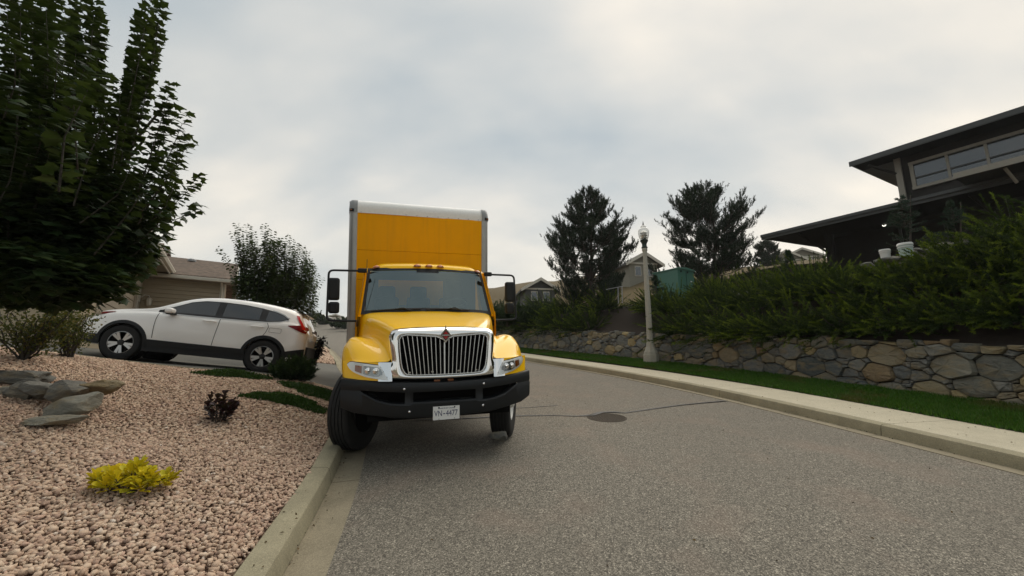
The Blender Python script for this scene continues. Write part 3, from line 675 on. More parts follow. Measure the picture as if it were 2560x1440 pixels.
M['amber_dim'] = simple('amber_dim_lens', (0.33, 0.10, 0.02), 0.15, coat=1.0)
M['plate'] = simple('plate_white', (0.70, 0.70, 0.68), 0.4)
M['plate_blue'] = simple('plate_blue', (0.012, 0.02, 0.09), 0.5)
M['red_badge'] = simple('red_badge', (0.38, 0.02, 0.02), 0.25, coat=1.0)
M['dash'] = simple('dash_grey', (0.17, 0.19, 0.19), 0.6)
M['seat'] = simple('seat_fabric', (0.04, 0.05, 0.055), 0.8)
M['liner'] = simple('cab_liner', (0.24, 0.24, 0.22), 0.8)
M['wheel_white'] = simple('white_wheel', (0.55, 0.55, 0.52), 0.45, var=0.2, vscale=20)
def glass(name, tint, rough=0.0, keep=0.86, base=0.03, refl=(1, 1, 1)):
    "thin pane: tinted see-through plus a mirror-like skin by Fresnel"
    t = NT(name); tr = t.n('ShaderNodeBsdfTransparent'); tr.inputs[0].default_value = (*tint, 1)
    gl = t.n('ShaderNodeBsdfGlossy'); gl.inputs['Roughness'].default_value = rough; gl.inputs[0].default_value = (*refl, 1)
    fr = t.n('ShaderNodeFresnel'); fr.inputs[0].default_value = 1.62
    f = t.math('ADD', t.math('MULTIPLY', fr.outputs[0], keep), base)
    mx = t.n('ShaderNodeMixShader'); t.L.new(f, mx.inputs[0]); t.L.new(tr.outputs[0], mx.inputs[1]); t.L.new(gl.outputs[0], mx.inputs[2]); t.L.new(mx.outputs[0], t.out.inputs[0])
    return t.m
M['windscreen'] = glass('windscreen_glass', (0.50, 0.58, 0.57), base=0.13, refl=(0.74, 0.90, 0.92))
M['lens'] = glass('lamp_lens', (0.92, 0.94, 0.94))
M['tint_glass'] = glass('tinted_glass', (0.10, 0.11, 0.12))
M['pane'] = glass('window_pane', (0.35, 0.37, 0.38))

# ---------------------------------------------------------------- the yellow box truck
TO = Vector((-0.769, 5.085, 0.505)); Tr = Vector((0.953, 0.300, 0.037)).normalized(); Tb = Vector((-0.303, 0.946, 0.112)).normalized()
Tu = Tr.cross(Tb).normalized(); Tr = Tb.cross(Tu).normalized()
TM = Matrix(((Tr.x, Tb.x, Tu.x, TO.x), (Tr.y, Tb.y, Tu.y, TO.y), (Tr.z, Tb.z, Tu.z, TO.z), (0, 0, 0, 1)))
truck = thing('box_truck', 'yellow box truck with chrome grille parked nose downhill against the kerb', 'truck', mat=TM)
ip = lambda x, xs, ys: float(np.interp(x, xs, ys))
# hood and fenders: cross sections swept back towards the sides
SV = [0.13, 0.20, 0.32, 0.50, 0.75, 1.0, 1.3, 1.55, 1.76]
Zc = [1.555, 1.582, 1.606, 1.640, 1.680, 1.714, 1.750, 1.776, 1.792]
Hw = [0.575, 0.595, 0.62, 0.675, 0.745, 0.815, 0.90, 0.965, 1.005]
Zv = [1.178, 1.215, 1.275, 1.335, 1.385, 1.395, 1.39, 1.36, 1.33]
Zf = [1.176, 1.215, 1.285, 1.372, 1.436, 1.448, 1.42, 1.37, 1.33]
Xo = [1.075, 1.11, 1.145, 1.172, 1.185, 1.185, 1.175, 1.155, 1.125]
def hood_row(i):
    y0, zc, hw, zv, zf, xo = SV[i], Zc[i], Hw[i], Zv[i], Zf[i], Xo[i]; t = min(1, max(0, (1.0 - y0) / 0.87))
    sweep = lambda x: 0.30 * t * max(0, (x - 0.58) / 0.52) ** 1.7
    arch = 0.5 + math.sqrt(max(0, 0.60 ** 2 - (y0 + sweep(xo) - 1.0) ** 2)) if abs(y0 + sweep(xo) - 1.0) < 0.6 else 0.0
    zb = max(0.99, arch); zb = min(zb, zf - 0.08)
    xm = hw + 0.55 * (xo - hw)
    pts = [(0, zc), (hw * .28, zc - .001), (hw * .42, zc - .004 - .012 * (i > 1)), (hw * .55, zc - .012), (hw * .75, zc - .020), (hw * .90, zc - .034), (hw * .97, zc - .062), (hw, zc - .12),
           (hw + .015, zv + (zc - .12 - zv) * .45), (hw + .03, zv + .035), (hw + .055, zv + .006), (hw + .5 * (xm - hw) + .02, (zv + zf) / 2 + .008), (xm, zf), (xm + .5 * (xo - xm), zf - .016), (xo - .06, zf - .06), (xo - .02, zf - .12 * (1 if i > 0 else .1)), (xo, min(zf - .13, zf - .18 * (1 if i > 1 else .5))), (xo, max(zb, .99) if i else zf - .1)]
    if i == 0: pts = [(x, max(z, 1.178) if x > hw + .03 else z) for x, z in pts]
    return [(x, y0 + sweep(x), z) for x, z in pts]
mb = MB(); mb.grid([hood_row(i) for i in range(len(SV))]); mb.mirror_x()
hood = mb.build('hood', M['yellow'], truck, smooth=179, subsurf=2, weld=0.0005)
def strip_xz(xs, zlo, zhi, fn, rows=4):
    return MB().grid([[fn(x, zlo(x) + (zhi(x) - zlo(x)) * r / rows) for x in xs] for r in range(rows + 1)])
def ff(o):
    "front panel surface of the fender nose, o metres proud"
    return lambda x, z: (x, 0.045 + 0.33 * max(0, (abs(x) - 0.6) / 0.5) ** 1.6 + (z - 1.0) * 0.30 - o, z)
for s in (-1, 1):
    xs = [s * v for v in np.linspace(0.60, 1.115, 14)]
    mb = strip_xz(xs, lambda x: 0.985 + 0.02 * max(0, abs(x) - .8), lambda x: 1.182, ff(0.0)); 
    mb.grid([[ff(0)(s * 1.115, z) for z in np.linspace(0.99, 1.182, 6)], [(s * 1.14, 0.46 + .0 * z, z) for z in np.linspace(0.99, 1.182, 6)]])
    mb.build('fender_nose', M['yellow'], truck, smooth=40)
    strip_xz([s * v for v in np.linspace(0.592, 0.742, 6)], lambda x: 0.978, lambda x: 1.184, ff(0.006)).build('grille_wing', M['chrome'], truck, smooth=179)
    hl = empty('headlight', parent=truck)
    top = lambda x: ip(abs(x), [.64, .73, .9, 1.03, 1.075, 1.09], [1.005, 1.150, 1.166, 1.178, 1.172, 1.15])
    bot = lambda x: ip(abs(x), [.64, .75, .88, 1.0, 1.06, 1.09], [.992, 1.003, 1.022, 1.058, 1.095, 1.14])
    X = lambda a, b, n=12: [s * v for v in np.linspace(a, b, n)]
    mb = strip_xz(X(.64, 1.09, 18), bot, top, ff(0.010)); mb.build('housing', M['lamp_housing'], hl, smooth=40)
    mb = strip_xz(X(.70, .905), lambda x: max(bot(x) + .022, 1.03 if abs(x) > .72 else 1.05), lambda x: min(top(x) - .022, 1.148), ff(0.016)); mb.build('reflector', simple('lamp_reflector', (0.30, 0.31, 0.31), 0.22, 0.9, var=0.5, vscale=40), hl, smooth=40)
    for bx in (.765, .85):
        p = Vector(ff(0.02)(s * bx, 1.09)); mb = MB(); mb.lathe([(.034, 0), (.038, .006), (.024, .012), (.011, .016), (.006, .024)], 16, Matrix.Translation(p) @ Matrix.Rotation(R(90), 4, 'X')); mb.build('bulb_cup', M['chrome'], hl, smooth=40)
    mb = strip_xz(X(.925, 1.0, 6), lambda x: bot(x) + .022, lambda x: top(x) - .03, ff(0.017)); mb.build('turn_signal', M['amber_dim'], hl, smooth=40)
    mb = strip_xz(X(.645, 1.085, 18), lambda x: bot(x) + .002, lambda x: top(x) - .002, ff(0.030)); mb.build('lens', M['lens'], hl, smooth=179)
    # black gap line over the lamp
    mb = strip_xz(X(.62, 1.09, 16), lambda x: top(x) - .004, lambda x: top(x) + .008, ff(0.006)); mb.build('lamp_seam', M['gasket'], hl)
# chrome grille surround: loops from the hood edge over the rim into the opening
outer = [(-.30, 1.575), (-.52, 1.565), (-.60, 1.545), (-.632, 1.49), (-.628, 1.35), (-.612, 1.24), (-.606, 1.18), (-.655, 1.135), (-.660, 1.0), (-.62, .982), (-.40, .970), (-.15, .963), (0, .962)]
inner = [(-.10, 1.468), (-.44, 1.492), (-.495, 1.480), (-.520, 1.445), (-.516, 1.35), (-.506, 1.24), (-.499, 1.18), (-.487, 1.12), (-.462, 1.070), (-.435, 1.048), (-.35, 1.036), (-.15, 1.033), (0, 1.032)]
outer = [(0, 1.580)] + outer; inner = [(0, 1.425)] + inner
def full(l): return l + [(-x, z) for x, z in reversed(l[1:-1])]
O, I = full(outer), full(inner)
def lerp(t, o): return [(a[0] + (b[0] - a[0]) * t, b[1] * t + a[1] * (1 - t), o) for a, b in zip(O, I)]
bulge = lambda x, z: 0.0 + 0.10 * max(0, (abs(x) - .5) / .15) ** 2 * .3
mb = MB(); loops = [lerp(-0.03, .16), lerp(0.0, .10), lerp(.16, .055), lerp(.45, .022), lerp(.80, .022), lerp(.95, .040), lerp(1.0, .07), lerp(1.03, .16)]
mb.grid([[(x, y + (z - 1.3) * .10 + bulge(x, z) + .03, z) for x, z, y in l] for l in loops], close_u=True)
grille = mb.build('grille_surround', M['chrome'], truck, smooth=179, subsurf=1)
mb = MB(); mb.tube([(x * .995, .058 + (z - 1.3) * .1, z) for x, z in I + I[:1]], 0.008, 8, False); mb.build('grille_trim', M['satin'], truck, smooth=60)
for k in range(-9, 10):
    xt = k * .0535; xb = k * .0455; zt = ip(abs(xt), [0, .1, .45, .49], [1.41, 1.468, 1.49, 1.47]); zb = ip(abs(xb), [0, .35, .43], [1.034, 1.038, 1.052]); w = .016 if k == 0 else .0075
    mb = MB(); a = Vector((xt, .095, zt)); b = Vector((xb, .055, zb))
    mb.add([(a.x - w/2, a.y, a.z), (a.x + w/2, a.y, a.z), (b.x + w/2, b.y, b.z), (b.x - w/2, b.y, b.z), (a.x - w/2, a.y + .03, a.z), (a.x + w/2, a.y + .03, a.z), (b.x + w/2, b.y + .03, b.z), (b.x - w/2, b.y + .03, b.z)],
           [(0,1,2,3), (4,7,6,5), (0,4,5,1), (1,5,6,2), (2,6,7,3), (3,7,4,0)]); mb.build('grille_bar', M['satin'], truck)
mb = MB(); mb.box((0, .30, 1.27), (1.06, .04, .56)); mb.box((0, .22, 1.26), (1.0, .02, .02)); mb.build('radiator', M['black'], truck)
for bx in (-.40, -.14, .17, .38):
    mb = MB(); mb.box((bx, .088, 1.062), (.03, .012, .018)); mb.build('grille_clip', M['satin'], truck)
# diamond badge
badge = empty('badge', (0.0, 0.012, 1.487), parent=truck)
dm = lambda a, b: [(0, b), (-a, 0), (0, -b), (a, 0)]
fn = lambda u, v, w: (u, -w, v)
MB().prism(dm(.070, .090), 0, .012, fn).build('badge_frame', M['chrome'], badge, bevel=.003)
MB().prism(dm(.050, .066), .010, .0145, fn).build('badge_field', M['gasket'], badge)
MB().prism([(0, .050), (-.030, .012), (.030, .012)], .012, .0165, fn).build('badge_red', M['red_badge'], badge)
MB().prism([(0, -.050), (.030, -.012), (-.030, -.012)], .012, .0165, fn).build('badge_red', M['red_badge'], badge)
MB().prism([(-.044, .007), (-.044, -.007), (.044, -.007), (.044, .007)], .012, .018, fn).build('badge_bar', M['satin'], badge)
MB().prism([(-.010, .085), (0, .112), (.010, .085)], -.01, .006, fn).build('badge_tip', M['gasket'], badge)
# bumper: black moulded shell with three openings
by = lambda x: 0.32 * (abs(x) / 1.15) ** 3.0
zt = lambda x: ip(abs(x), [0, .5, .9, 1.15], [.945, .962, .985, 1.0]); zb = lambda x: ip(abs(x), [0, .55, .75, 1.0, 1.15], [.545, .560, .585, .61, .66])
xs = sorted(set([round(v, 4) for v in np.linspace(-1.15, 1.15, 47)] + [-.36, .36, -.45, .45, -.93, .93]))
inslot = lambda x: abs(x) < .3601 or .4499 <= abs(x) <= .9301
slo = lambda x: .735 if abs(x) < .3601 else ip(abs(x), [.45, .6, .75, .93], [.718, .728, .765, .862])
shi = lambda x: .846 if abs(x) < .3601 else ip(abs(x), [.45, .93], [.848, .872])
mb = MB()
def bcol(x):
    t, b = zt(x), zb(x); y = by(x); return [(x, y + .16, t - .01), (x, y + .06, t), (x, y + .015, t - .004), (x, y, t - .022), (x, y - .004, shi(x) + .018), (x, y + .006, shi(x)), (x, y + .006, slo(x)), (x, y - .010, slo(x) - .016), (x, y - .004, b + .06), (x, y + .012, b + .012), (x, y + .05, b)]
C2 = [bcol(x) for x in xs]
for i in range(len(xs) - 1):
    a, b = C2[i], C2[i + 1]; slot = inslot(xs[i]) and inslot(xs[i + 1]) and not (abs(xs[i]) < .4 < abs(xs[i+1])) and not (abs(xs[i]) > .4 > abs(xs[i+1]))
    for j in range(len(a) - 1):
        if j == 5 and slot: 
            dp = .14
            mb.add([a[5], b[5], (b[5][0], b[5][1] + dp, b[5][2]), (a[5][0], a[5][1] + dp, a[5][2])], [(0, 1, 2, 3)]); mb.add([a[6], b[6], (b[6][0], b[6][1] + dp, b[6][2]), (a[6][0], a[6][1] + dp, a[6][2])], [(0, 1, 2, 3)])
            continue
        mb.add([a[j], b[j], b[j+1], a[j+1]], [(0, 1, 2, 3)])
for s in (-1, 1):
    e = C2[0] if s < 0 else C2[-1]; mb.grid([e, [(p[0] - s * .03, p[1] + .25, p[2]) for p in e]])
bumper = mb.build('bumper', M['black_plastic'], truck, smooth=45, weld=0.0005)
mb = MB(); mb.box((0, .26, .75), (1.7, .06, .5)); mb.box((-.42, .5, .72), (.09, .5, .25)); mb.box((.42, .5, .72), (.09, .5, .25)); mb.box((0, .26, .955), (1.5, .2, .02)); mb.build('bumper_beam', M['black'], truck)
for bx, bz in ((-.46, .888), (.46, .905), (-.40, .635), (.45, .652)):
    mb = MB(); mb.lathe([(.016, 0), (.016, .004), (.011, .012), (.004, .015)], 12, Matrix.Translation((bx, by(bx) - .002, bz)) @ Matrix.Rotation(R(90), 4, 'X')); mb.build('bumper_bolt', M['chrome'], bumper, smooth=40)
for bx in (-.085, .075):
    mb = MB(); mb.box((bx, .085, .957), (.07, .03, .016)); mb.build('amber_tow_lamp', M['amber_dim'], truck, bevel=.004)
plate = MB().prism([(-.1525, -.076), (.1525, -.076), (.1525, .076), (-.1525, .076)], 0, .004, lambda u, v, w: (u, -w, v)).build('licence_plate', M['plate'], truck, bevel=.0015)
plate.location = (0.012, -0.014, 0.602)
def text(body, size, loc, parent, mat, name='lettering', sx=1.0, extrude=0.0006, offset=0.0):
    c = bpy.data.curves.new(name, 'FONT'); c.body = body; c.size = size; c.align_x = 'CENTER'; c.align_y = 'CENTER'; c.extrude = extrude; c.offset = offset
    c.materials.append(mat); tmp = bpy.data.objects.new('tmp', c); COL.objects.link(tmp)
    me = bpy.data.meshes.new_from_object(tmp.evaluated_get(bpy.context.evaluated_depsgraph_get())); bpy.data.objects.remove(tmp)
    o = link(bpy.data.objects.new(name, me), parent); o.location = loc; o.rotation_euler = (R(90), 0, 0); o.scale = (sx, 1, 1); return o
text('VN', 0.092, (-.092, -.0052, -.006), plate, M['plate_blue'], sx=.72); text('4477', 0.092, (.062, -.0052, -.006), plate, M['plate_blue'], sx=.74)
MB().box((-.0255, -.0050, -.008), (.022, .002, .010)).build('plate_dash', M['plate_blue'], plate)
text('Beautiful British Columbia', 0.021, (0, -.0052, .054), plate, M['plate_blue'], sx=.86)
for bx, bz, rr in ((-.085, .062, .009), (.095, .062, .009), (-.085, -.066, .005), (.095, -.066, .005)):
    mb = MB(); mb.lathe([(rr, 0), (rr * .7, .004)], 10, Matrix.Translation((bx, -.004, bz)) @ Matrix.Rotation(R(90), 4, 'X')); mb.build('plate_bolt', M['black_plastic'], plate)
# cab
side_x = lambda z: ip(z, [.7, 1.7, 2.45], [1.055, 1.05, .965])
def wsf(x, z, o=0.0): return (x, 1.58 + 0.165 * x * x + (z - 1.78) * 0.60 - o, z)
wlo = lambda x: 1.803 - .052 * x * x; whi = lambda x: 2.478 - .03 * x * x
whw = lambda z: ip(z, [1.74, 2.46], [1.0, .925])
cab = empty('cab', parent=truck)
def ws_grid(f0, f1, g0, g1, o, nx=20, nz=8):
    "part of the windscreen surface: across fraction f (-1..1) and up fraction g (0..1)"
    P = []
    for j in range(nz + 1):
        g = g0 + (g1 - g0) * j / nz; row = []
        for i in range(nx + 1):
            f = f0 + (f1 - f0) * i / nx; hw = 1.0 + (.925 - 1.0) * g; x = f * hw; z = wlo(x) + (whi(x) - wlo(x)) * g; row.append(wsf(x, z, o))
        P.append(row)
    return P
MB().grid(ws_grid(-.962, .962, .035, .965, 0.004)).build('windscreen', M['windscreen'], cab, smooth=179, fixn=False)
mb = MB()
for a in ((-1, 1, -.03, .045), (-1, 1, .955, 1.02), (-1, -.955, 0, 1), (.955, 1, 0, 1)): mb.grid(ws_grid(*a, 0.010, 20 if a[0] == -1 and a[1] == 1 else 2, 8))
mb.grid(ws_grid(-.19, .19, .90, .965, 0.008, 6, 2))
mb.build('windscreen_seal', M['gasket'], cab, smooth=179)
# roof, pillars, sides, back
def roof_row(yo, zo, hw):
    r = []
    for f in np.linspace(-1, 1, 25):
        x = f * hw; e = abs(f); z = 2.478 - .03 * x * x + zo - (.115 + zo * .5) * max(0, (e - .72) / .28) ** 2.2
        r.append((x, 1.58 + .165 * x * x + .415 + yo, z))
    return r
mb = MB(); mb.grid([roof_row(-.012, .0, .945), roof_row(.005, .035, .95), roof_row(.05, .068, .955), roof_row(.14, .095, .96), roof_row(.35, .115, .965), [(x, 2.74, 2.60 - .13 * max(0, (abs(x) / .965 - .72) / .28) ** 2.2) for x in np.linspace(-.965, .965, 25)], [(x, 2.76, 2.45) for x in np.linspace(-.965, .965, 25)]])
roof = mb.build('cab_roof', M['yellow'], cab, smooth=50)
for s in (-1, 1):
    mb = MB(); P1 = []; P2 = []; P3 = []
    for z in np.linspace(1.70, 2.47, 8):
        g = (z - 1.75) / .72; hw = 1.0 - .075 * g; p = wsf(hw, z, .0); P1.append((s * (hw - .005), p[1] - .006, z)); P2.append((s * (side_x(z) - .008), p[1] + .02, z)); P3.append((s * side_x(z), p[1] + .10, z))
    mb.grid([P1, P2, P3]); mb.build('a_pillar', M['yellow'], cab, smooth=60)
    sw = lambda y, z, o=0: (s * (side_x(z) + o), y, z)
    door = MB(); door.grid([[sw(y, z) for y in np.linspace(1.62, 2.62, 6)] for z in np.linspace(.78, 1.78, 8)])
    door.grid([[sw(1.62 + (z - 1.7) * .6, z) for z in np.linspace(1.7, 2.45, 6)], [sw(1.72 + (z - 1.7) * .6, z) for z in np.linspace(1.7, 2.45, 6)]])
    door.grid([[sw(y, z) for y in (2.08, 2.3, 2.62)] for z in (2.36, 2.45)])
    door.grid([[sw(y, z) for y in (2.52, 2.76)] for z in np.linspace(.78, 2.47, 8)])
    d = door.build('door', M['yellow'], cab, smooth=40)
    MB().grid([[sw(max(y, 1.70 + (z - 1.7) * .6), z, -.004) for y in np.linspace(1.7, 2.54, 6)] for z in np.linspace(1.76, 2.38, 6)]).build('door_window', M['pane'], d, smooth=179)
    MB().box((s * 1.068, 2.42, 1.55), (.03, .16, .05)).build('door_handle', M['black_plastic'], d, bevel=.008)
    MB().box((s * .98, 2.0, .62), (.16, .7, .05)).build('cab_step', M['satin'], cab)
mb = MB()
for a in ((-.97, .97, 1.0, 1.9), (-.97, .97, 2.34, 2.5), (-.97, -.76, 1.9, 2.34), (.66, .97, 1.9, 2.34)): mb.grid([[(a[0], 2.755, a[2]), (a[1], 2.755, a[2])], [(a[0], 2.755, a[3]), (a[1], 2.755, a[3])]])
mb.build('cab_back', M['liner'], cab)
MB().box((0, 2.1, 1.02), (2.0, 1.3, .06)).build('cab_floor', M['black'], cab)
MB().grid([[(x, y, 2.44 - .05 * x * x) for x in np.linspace(-.9, .9, 7)] for y in (2.05, 2.74)]).build('headliner', M['liner'], cab)
mb = MB(); mb.grid([[(x, y + .15 * x * x, z + .045 * math.exp(-((x - .5) / .2) ** 2) + .02 * math.exp(-((x + .0) / .3) ** 2)) for x in np.linspace(-.95, .95, 30)] for y, z in ((1.63, 1.765), (1.80, 1.80), (1.98, 1.80), (2.05, 1.74), (2.06, 1.4))]); mb.build('dashboard', M['dash'], cab, smooth=60)
for sx, w, top in ((-.62, .40, 2.22), (-.09, .40, 2.22), (.52, .50, 2.38)):
    mb = MB(); mb.box((sx, 2.58, 1.72), (w, .14, .62)); mb.box((sx, 2.60, (1.98 + top) / 2), (w * .72, .12, top - 1.98)); mb.box((sx, 2.35, 1.40), (w, .5, .14)); mb.build('seat', M['seat'], cab, bevel=.05, seg=3, smooth=50)
mb = MB(); sw_m = Matrix.Translation((.47, 2.16, 1.86)) @ Matrix.Rotation(R(-38), 4, 'X')
mb.tube([sw_m @ Vector((.215 * math.cos(a), .215 * math.sin(a), 0)) for a in np.linspace(0, 2 * math.pi, 33)], .014, 8, False)
for a in (R(90), R(210), R(330)): mb.tube([sw_m @ Vector((.2 * math.cos(a), .2 * math.sin(a), 0)), sw_m @ Vector((0, 0, -.03))], .012, 6)
mb.tube([sw_m @ Vector((0, 0, -.02)), sw_m @ Vector((0, 0, -.4))], .03, 8); mb.build('steering_wheel', M['dash'], cab, smooth=60)
for sx, a0, a1 in ((-.45, (-.86, 1.785), (-.14, 1.815)), (.32, (-.06, 1.81), (.62, 1.80))):
    wi = empty('wiper', parent=cab)
    p0 = Vector(wsf(*a0, .03)); p1 = Vector(wsf(*a1, .03)); mb = MB(); mb.tube([p0, (p0 + p1) / 2 + Vector((0, -.005, .012)), p1], .010, 6); mb.build('wiper_blade', M['gasket'], wi)
    q = (p0 + p1) / 2; mb = MB(); mb.tube([Vector((sx + .18, 1.56, 1.79)), q + Vector((.1, -.03, .03)), q + Vector((0, -.012, .015))], .009, 6); mb.build('wiper_arm', M['gasket'], wi)
for fx in (-.80, -.165, 0.02, .205, .855):
    x = fx; z = 2.478 - .03 * x * x + .040 - .10 * max(0, (abs(x) / .95 - .72) / .28) ** 2.2; y = 1.58 + .165 * x * x + .415
    ml = empty('marker_lamp', parent=cab); mm = Matrix.Translation((x, y, z)) @ Matrix.Rotation(R(18) * (x / .85 if abs(x) > .5 else 0), 4, 'Y') @ Matrix.Diagonal((1, .9, .62, 1))
    MB().lathe([(.060, -.02), (.060, .008), (.052, .016)], 20, mm).build('lamp_base', M['amber_dim'], ml, smooth=40)
    MB().lathe([(.050, .0), (.047, .022), (.034, .040), (.012, .050)], 20, mm).build('lamp_dome', M['amber'], ml, smooth=179)
MB().tube([(-.935, 1.70, 1.74), (-.932, 1.88, 2.58)], .004, 6).build('antenna', M['gasket'], truck)
# mirrors on bent tube arms
def bend(pts, r=0.07, n=5):
    out = [Vector(pts[0])]
    for a, b, c in zip(pts[:-2], pts[1:-1], pts[2:]):
        a, b, c = Vector(a), Vector(b), Vector(c); u = (a - b).normalized(); v = (c - b).normalized(); p, q = b + u * r, b + v * r
        out += [p.lerp(b, t).lerp(b.lerp(q, t), t) for t in np.linspace(0, 1, n)]
    return out + [Vector(pts[-1])]
for s in (-1, 1):
    mr = empty('mirror', parent=truck); X2 = 1.475 if s < 0 else 1.455
    MB().tube(bend([(s * .97, 1.93, 2.405), (s * X2, 1.92, 2.40), (s * X2, 1.80, 1.645), (s * 1.04, 1.74, 1.635)]), .0165, 10).build('mirror_arm', M['black_plastic'], mr, smooth=60)
    MB().box((s * 1.0, 1.94, 2.41), (.13, .06, .07)).build('arm_bracket', M['black_plastic'], mr, bevel=.015)
    MB().box((s * 1.05, 1.74, 1.60), (.035, .06, .10)).build('arm_bracket', M['black_plastic'], mr, bevel=.01)
    MB().box((s * (X2 - .075), 1.92, 2.115), (.165, .11, .34)).build('mirror_head', M['black_plastic'], mr, bevel=.035, seg=4, smooth=50)
    MB().box((s * (X2 - .085), 1.90, 1.835), (.150, .11, .175)).build('convex_mirror_head', M['black_plastic'], mr, bevel=.035, seg=4, smooth=50)
    MB().box((s * (X2 - .075), 1.979, 2.115), (.145, .006, .30)).build('mirror_glass', M['chrome'], mr, bevel=.002)
# cargo box
BY = 2.99; BL = 7.4; box = empty('cargo_box', parent=truck)
for z0, z1 in ((1.02, 2.357), (2.363, 2.885), (2.891, 3.56)):
    MB().box((0, BY + .03, (z0 + z1) / 2), (2.33, .06, z1 - z0)).build('front_panel', M['yellow_box'], box)
for s in (-1, 1):
    prof = [(1.140, -.012), (1.185, -.014), (1.215, -.010), (1.245, .006), (1.268, .035), (1.280, .075), (1.284, .13), (1.284, .20), (1.16, .20), (1.14, .03)]
    mb = MB(); mb.grid([[(s * x, BY + y, z) for x, y in prof + prof[:1]] for z in (.95, 2.2, 3.565)]); mb.build('corner_post', M['alu'], box, smooth=50)
    cc = empty('corner_cap', parent=box); mb = MB()
    mb.grid([[(s * (x if x < 1.2 else x + .006 - k * (x - 1.1) * .5), BY + y - .006 + k * .32, z) for x, y in prof[:8]] for z, k in ((3.56, 0), (3.64, .0), (3.70, .04), (3.76, .12), (3.80, .26), (3.82, .5))]); mb.build('casting', M['corner'], cc, smooth=60)
    MB().box((s * 1.238, BY - .002, 3.60), (.085, .035, .05), Matrix.Rotation(R(35) * s, 3, 'Z')).build('marker_housing', M['black_plastic'], cc, bevel=.008)
    MB().box((s * 1.243, BY - .018, 3.60), (.035, .012, .02), Matrix.Rotation(R(35) * s, 3, 'Z')).build('marker_lens', M['amber_dim'], cc)
    MB().box((s * 1.27, BY + .2 + (BL - .2) / 2, 2.35), (.02, BL - .2, 2.4)).build('side_panel', M['yellow_box'], box)
    MB().box((s * 1.275, BY + .2 + (BL - .2) / 2, 3.68), (.03, BL - .2, .25)).build('top_rail', M['alu'], box)
    MB().box((s * 1.272, BY + .2 + (BL - .2) / 2, 1.07), (.03, BL - .2, .16)).build('bottom_rail', M['alu'], box)
mb = MB(); mb.grid([[(x, BY + y + .01 * math.sin(x * 2.2), z) for x in np.linspace(-1.165, 1.165, 12)] for y, z in ((-.008, 3.555), (-.010, 3.63), (-.002, 3.69), (.025, 3.745), (.075, 3.79), (.15, 3.815), (.3, 3.825))]); mb.build('front_cap', M['white_cap'], box, smooth=179)
MB().box((0, BY + .25 + BL / 2, 3.815), (2.5, BL - .2, .02)).build('roof_skin', M['white_cap'], box)
MB().box((0, BY + BL, 2.4), (2.5, .05, 2.75)).build('rear_door', M['white_cap'], box)
MB().box((0, BY + BL / 2, 1.0), (2.45, BL, .1)).build('box_floor', M['black'], box)
mb = MB()
for k in range(12): mb.lathe([(.009, 0), (.006, .007)], 8, Matrix.Translation((-1.08 + k * .196, BY - .010, 3.572)) @ Matrix.Rotation(R(90), 4, 'X'))
for s in (-1, 1):
    for k in range(17): mb.lathe([(.009, 0), (.006, .007)], 8, Matrix.Translation((s * 1.152, BY - .012, 3.44 - k * .15)) @ Matrix.Rotation(R(90), 4, 'X'))
tag(mb.build('rivets', M['corner'], box), kind='stuff')
# running gear
def wheel(x, y, steer, outw, dual=False):
    w = empty('wheel', mat=Matrix.Translation((x, y, .505)) @ Matrix.Rotation(steer, 4, 'Z') @ Matrix.Rotation(R(90) * outw, 4, 'Y'), parent=truck)
    pr = [(.29, -.125), (.36, -.138), (.43, -.140), (.475, -.132), (.497, -.118), (.505, -.10)]
    tr = []
    for g in (-.066, -.022, .022, .066): tr += [(.506, g - .012), (.506, g - .007), (.494, g - .006), (.494, g + .006), (.506, g + .007), (.506, g + .012)]
    pr = pr + tr + [(a, -b) for a, b in reversed(pr)] + [(.28, .10), (.28, -.10)]
    MB().lathe(pr, 48, close=True).build('tyre', M['rubber'], w, smooth=40)
    MB().lathe([(.27, -.02), (.285, .02), (.285, .118), (.265, .118), (.25, .07), (.20, .045), (.135, .05), (.12, .10), (.10, .15), (.06, .16), (.0, .16)], 32).build('rim', M['wheel_white'], w, smooth=40)
    MB().lathe([(.285, -.13), (.283, -.02), (.24, -.02), (.23, -.10), (.12, -.11)], 28).build('brake_drum', M['black'], w)
    for k in range(8):
        a = k * math.pi / 4; MB().lathe([(.014, 0), (.012, .03)], 6, Matrix.Translation((.165 * math.cos(a), .165 * math.sin(a), .045))).build('lug_nut', M['satin'], w)
wheel(-1.0, 1.0, R(-24), -1); wheel(1.0, 1.0, R(-24), 1)
for s in (-1, 1): wheel(s * 1.06, 7.3, 0, s); wheel(s * .76, 7.3, 0, s)
ch = MB(); ch.box((-.43, 5.2, .82), (.09, 9.0, .24)); ch.box((.43, 5.2, .82), (.09, 9.0, .24)); ch.box((0, 1.0, .48), (1.7, .14, .12)); ch.box((0, 1.0, .85), (.75, 1.1, .5)); ch.box((0, 7.3, .5), (1.6, .16, .16)); ch.lathe([(.2, -.12), (.2, .12)], 16, Matrix.Translation((0, 7.3, .5)) @ Matrix.Rotation(R(90), 4, 'X'))
ch.build('chassis', M['black'], truck)
MB().lathe([(.02, -.5), (.28, -.5), (.28, .5), (.02, .5)], 20, Matrix.Translation((-.85, 2.9, .62)) @ Matrix.Rotation(R(90), 4, 'X')).build('fuel_tank', M['satin'], truck, smooth=40)
for s in (-1, 1): MB().box((s * .82, 1.08, 1.13), (.5, .95, .02)).build('inner_fender', M['black'], truck)

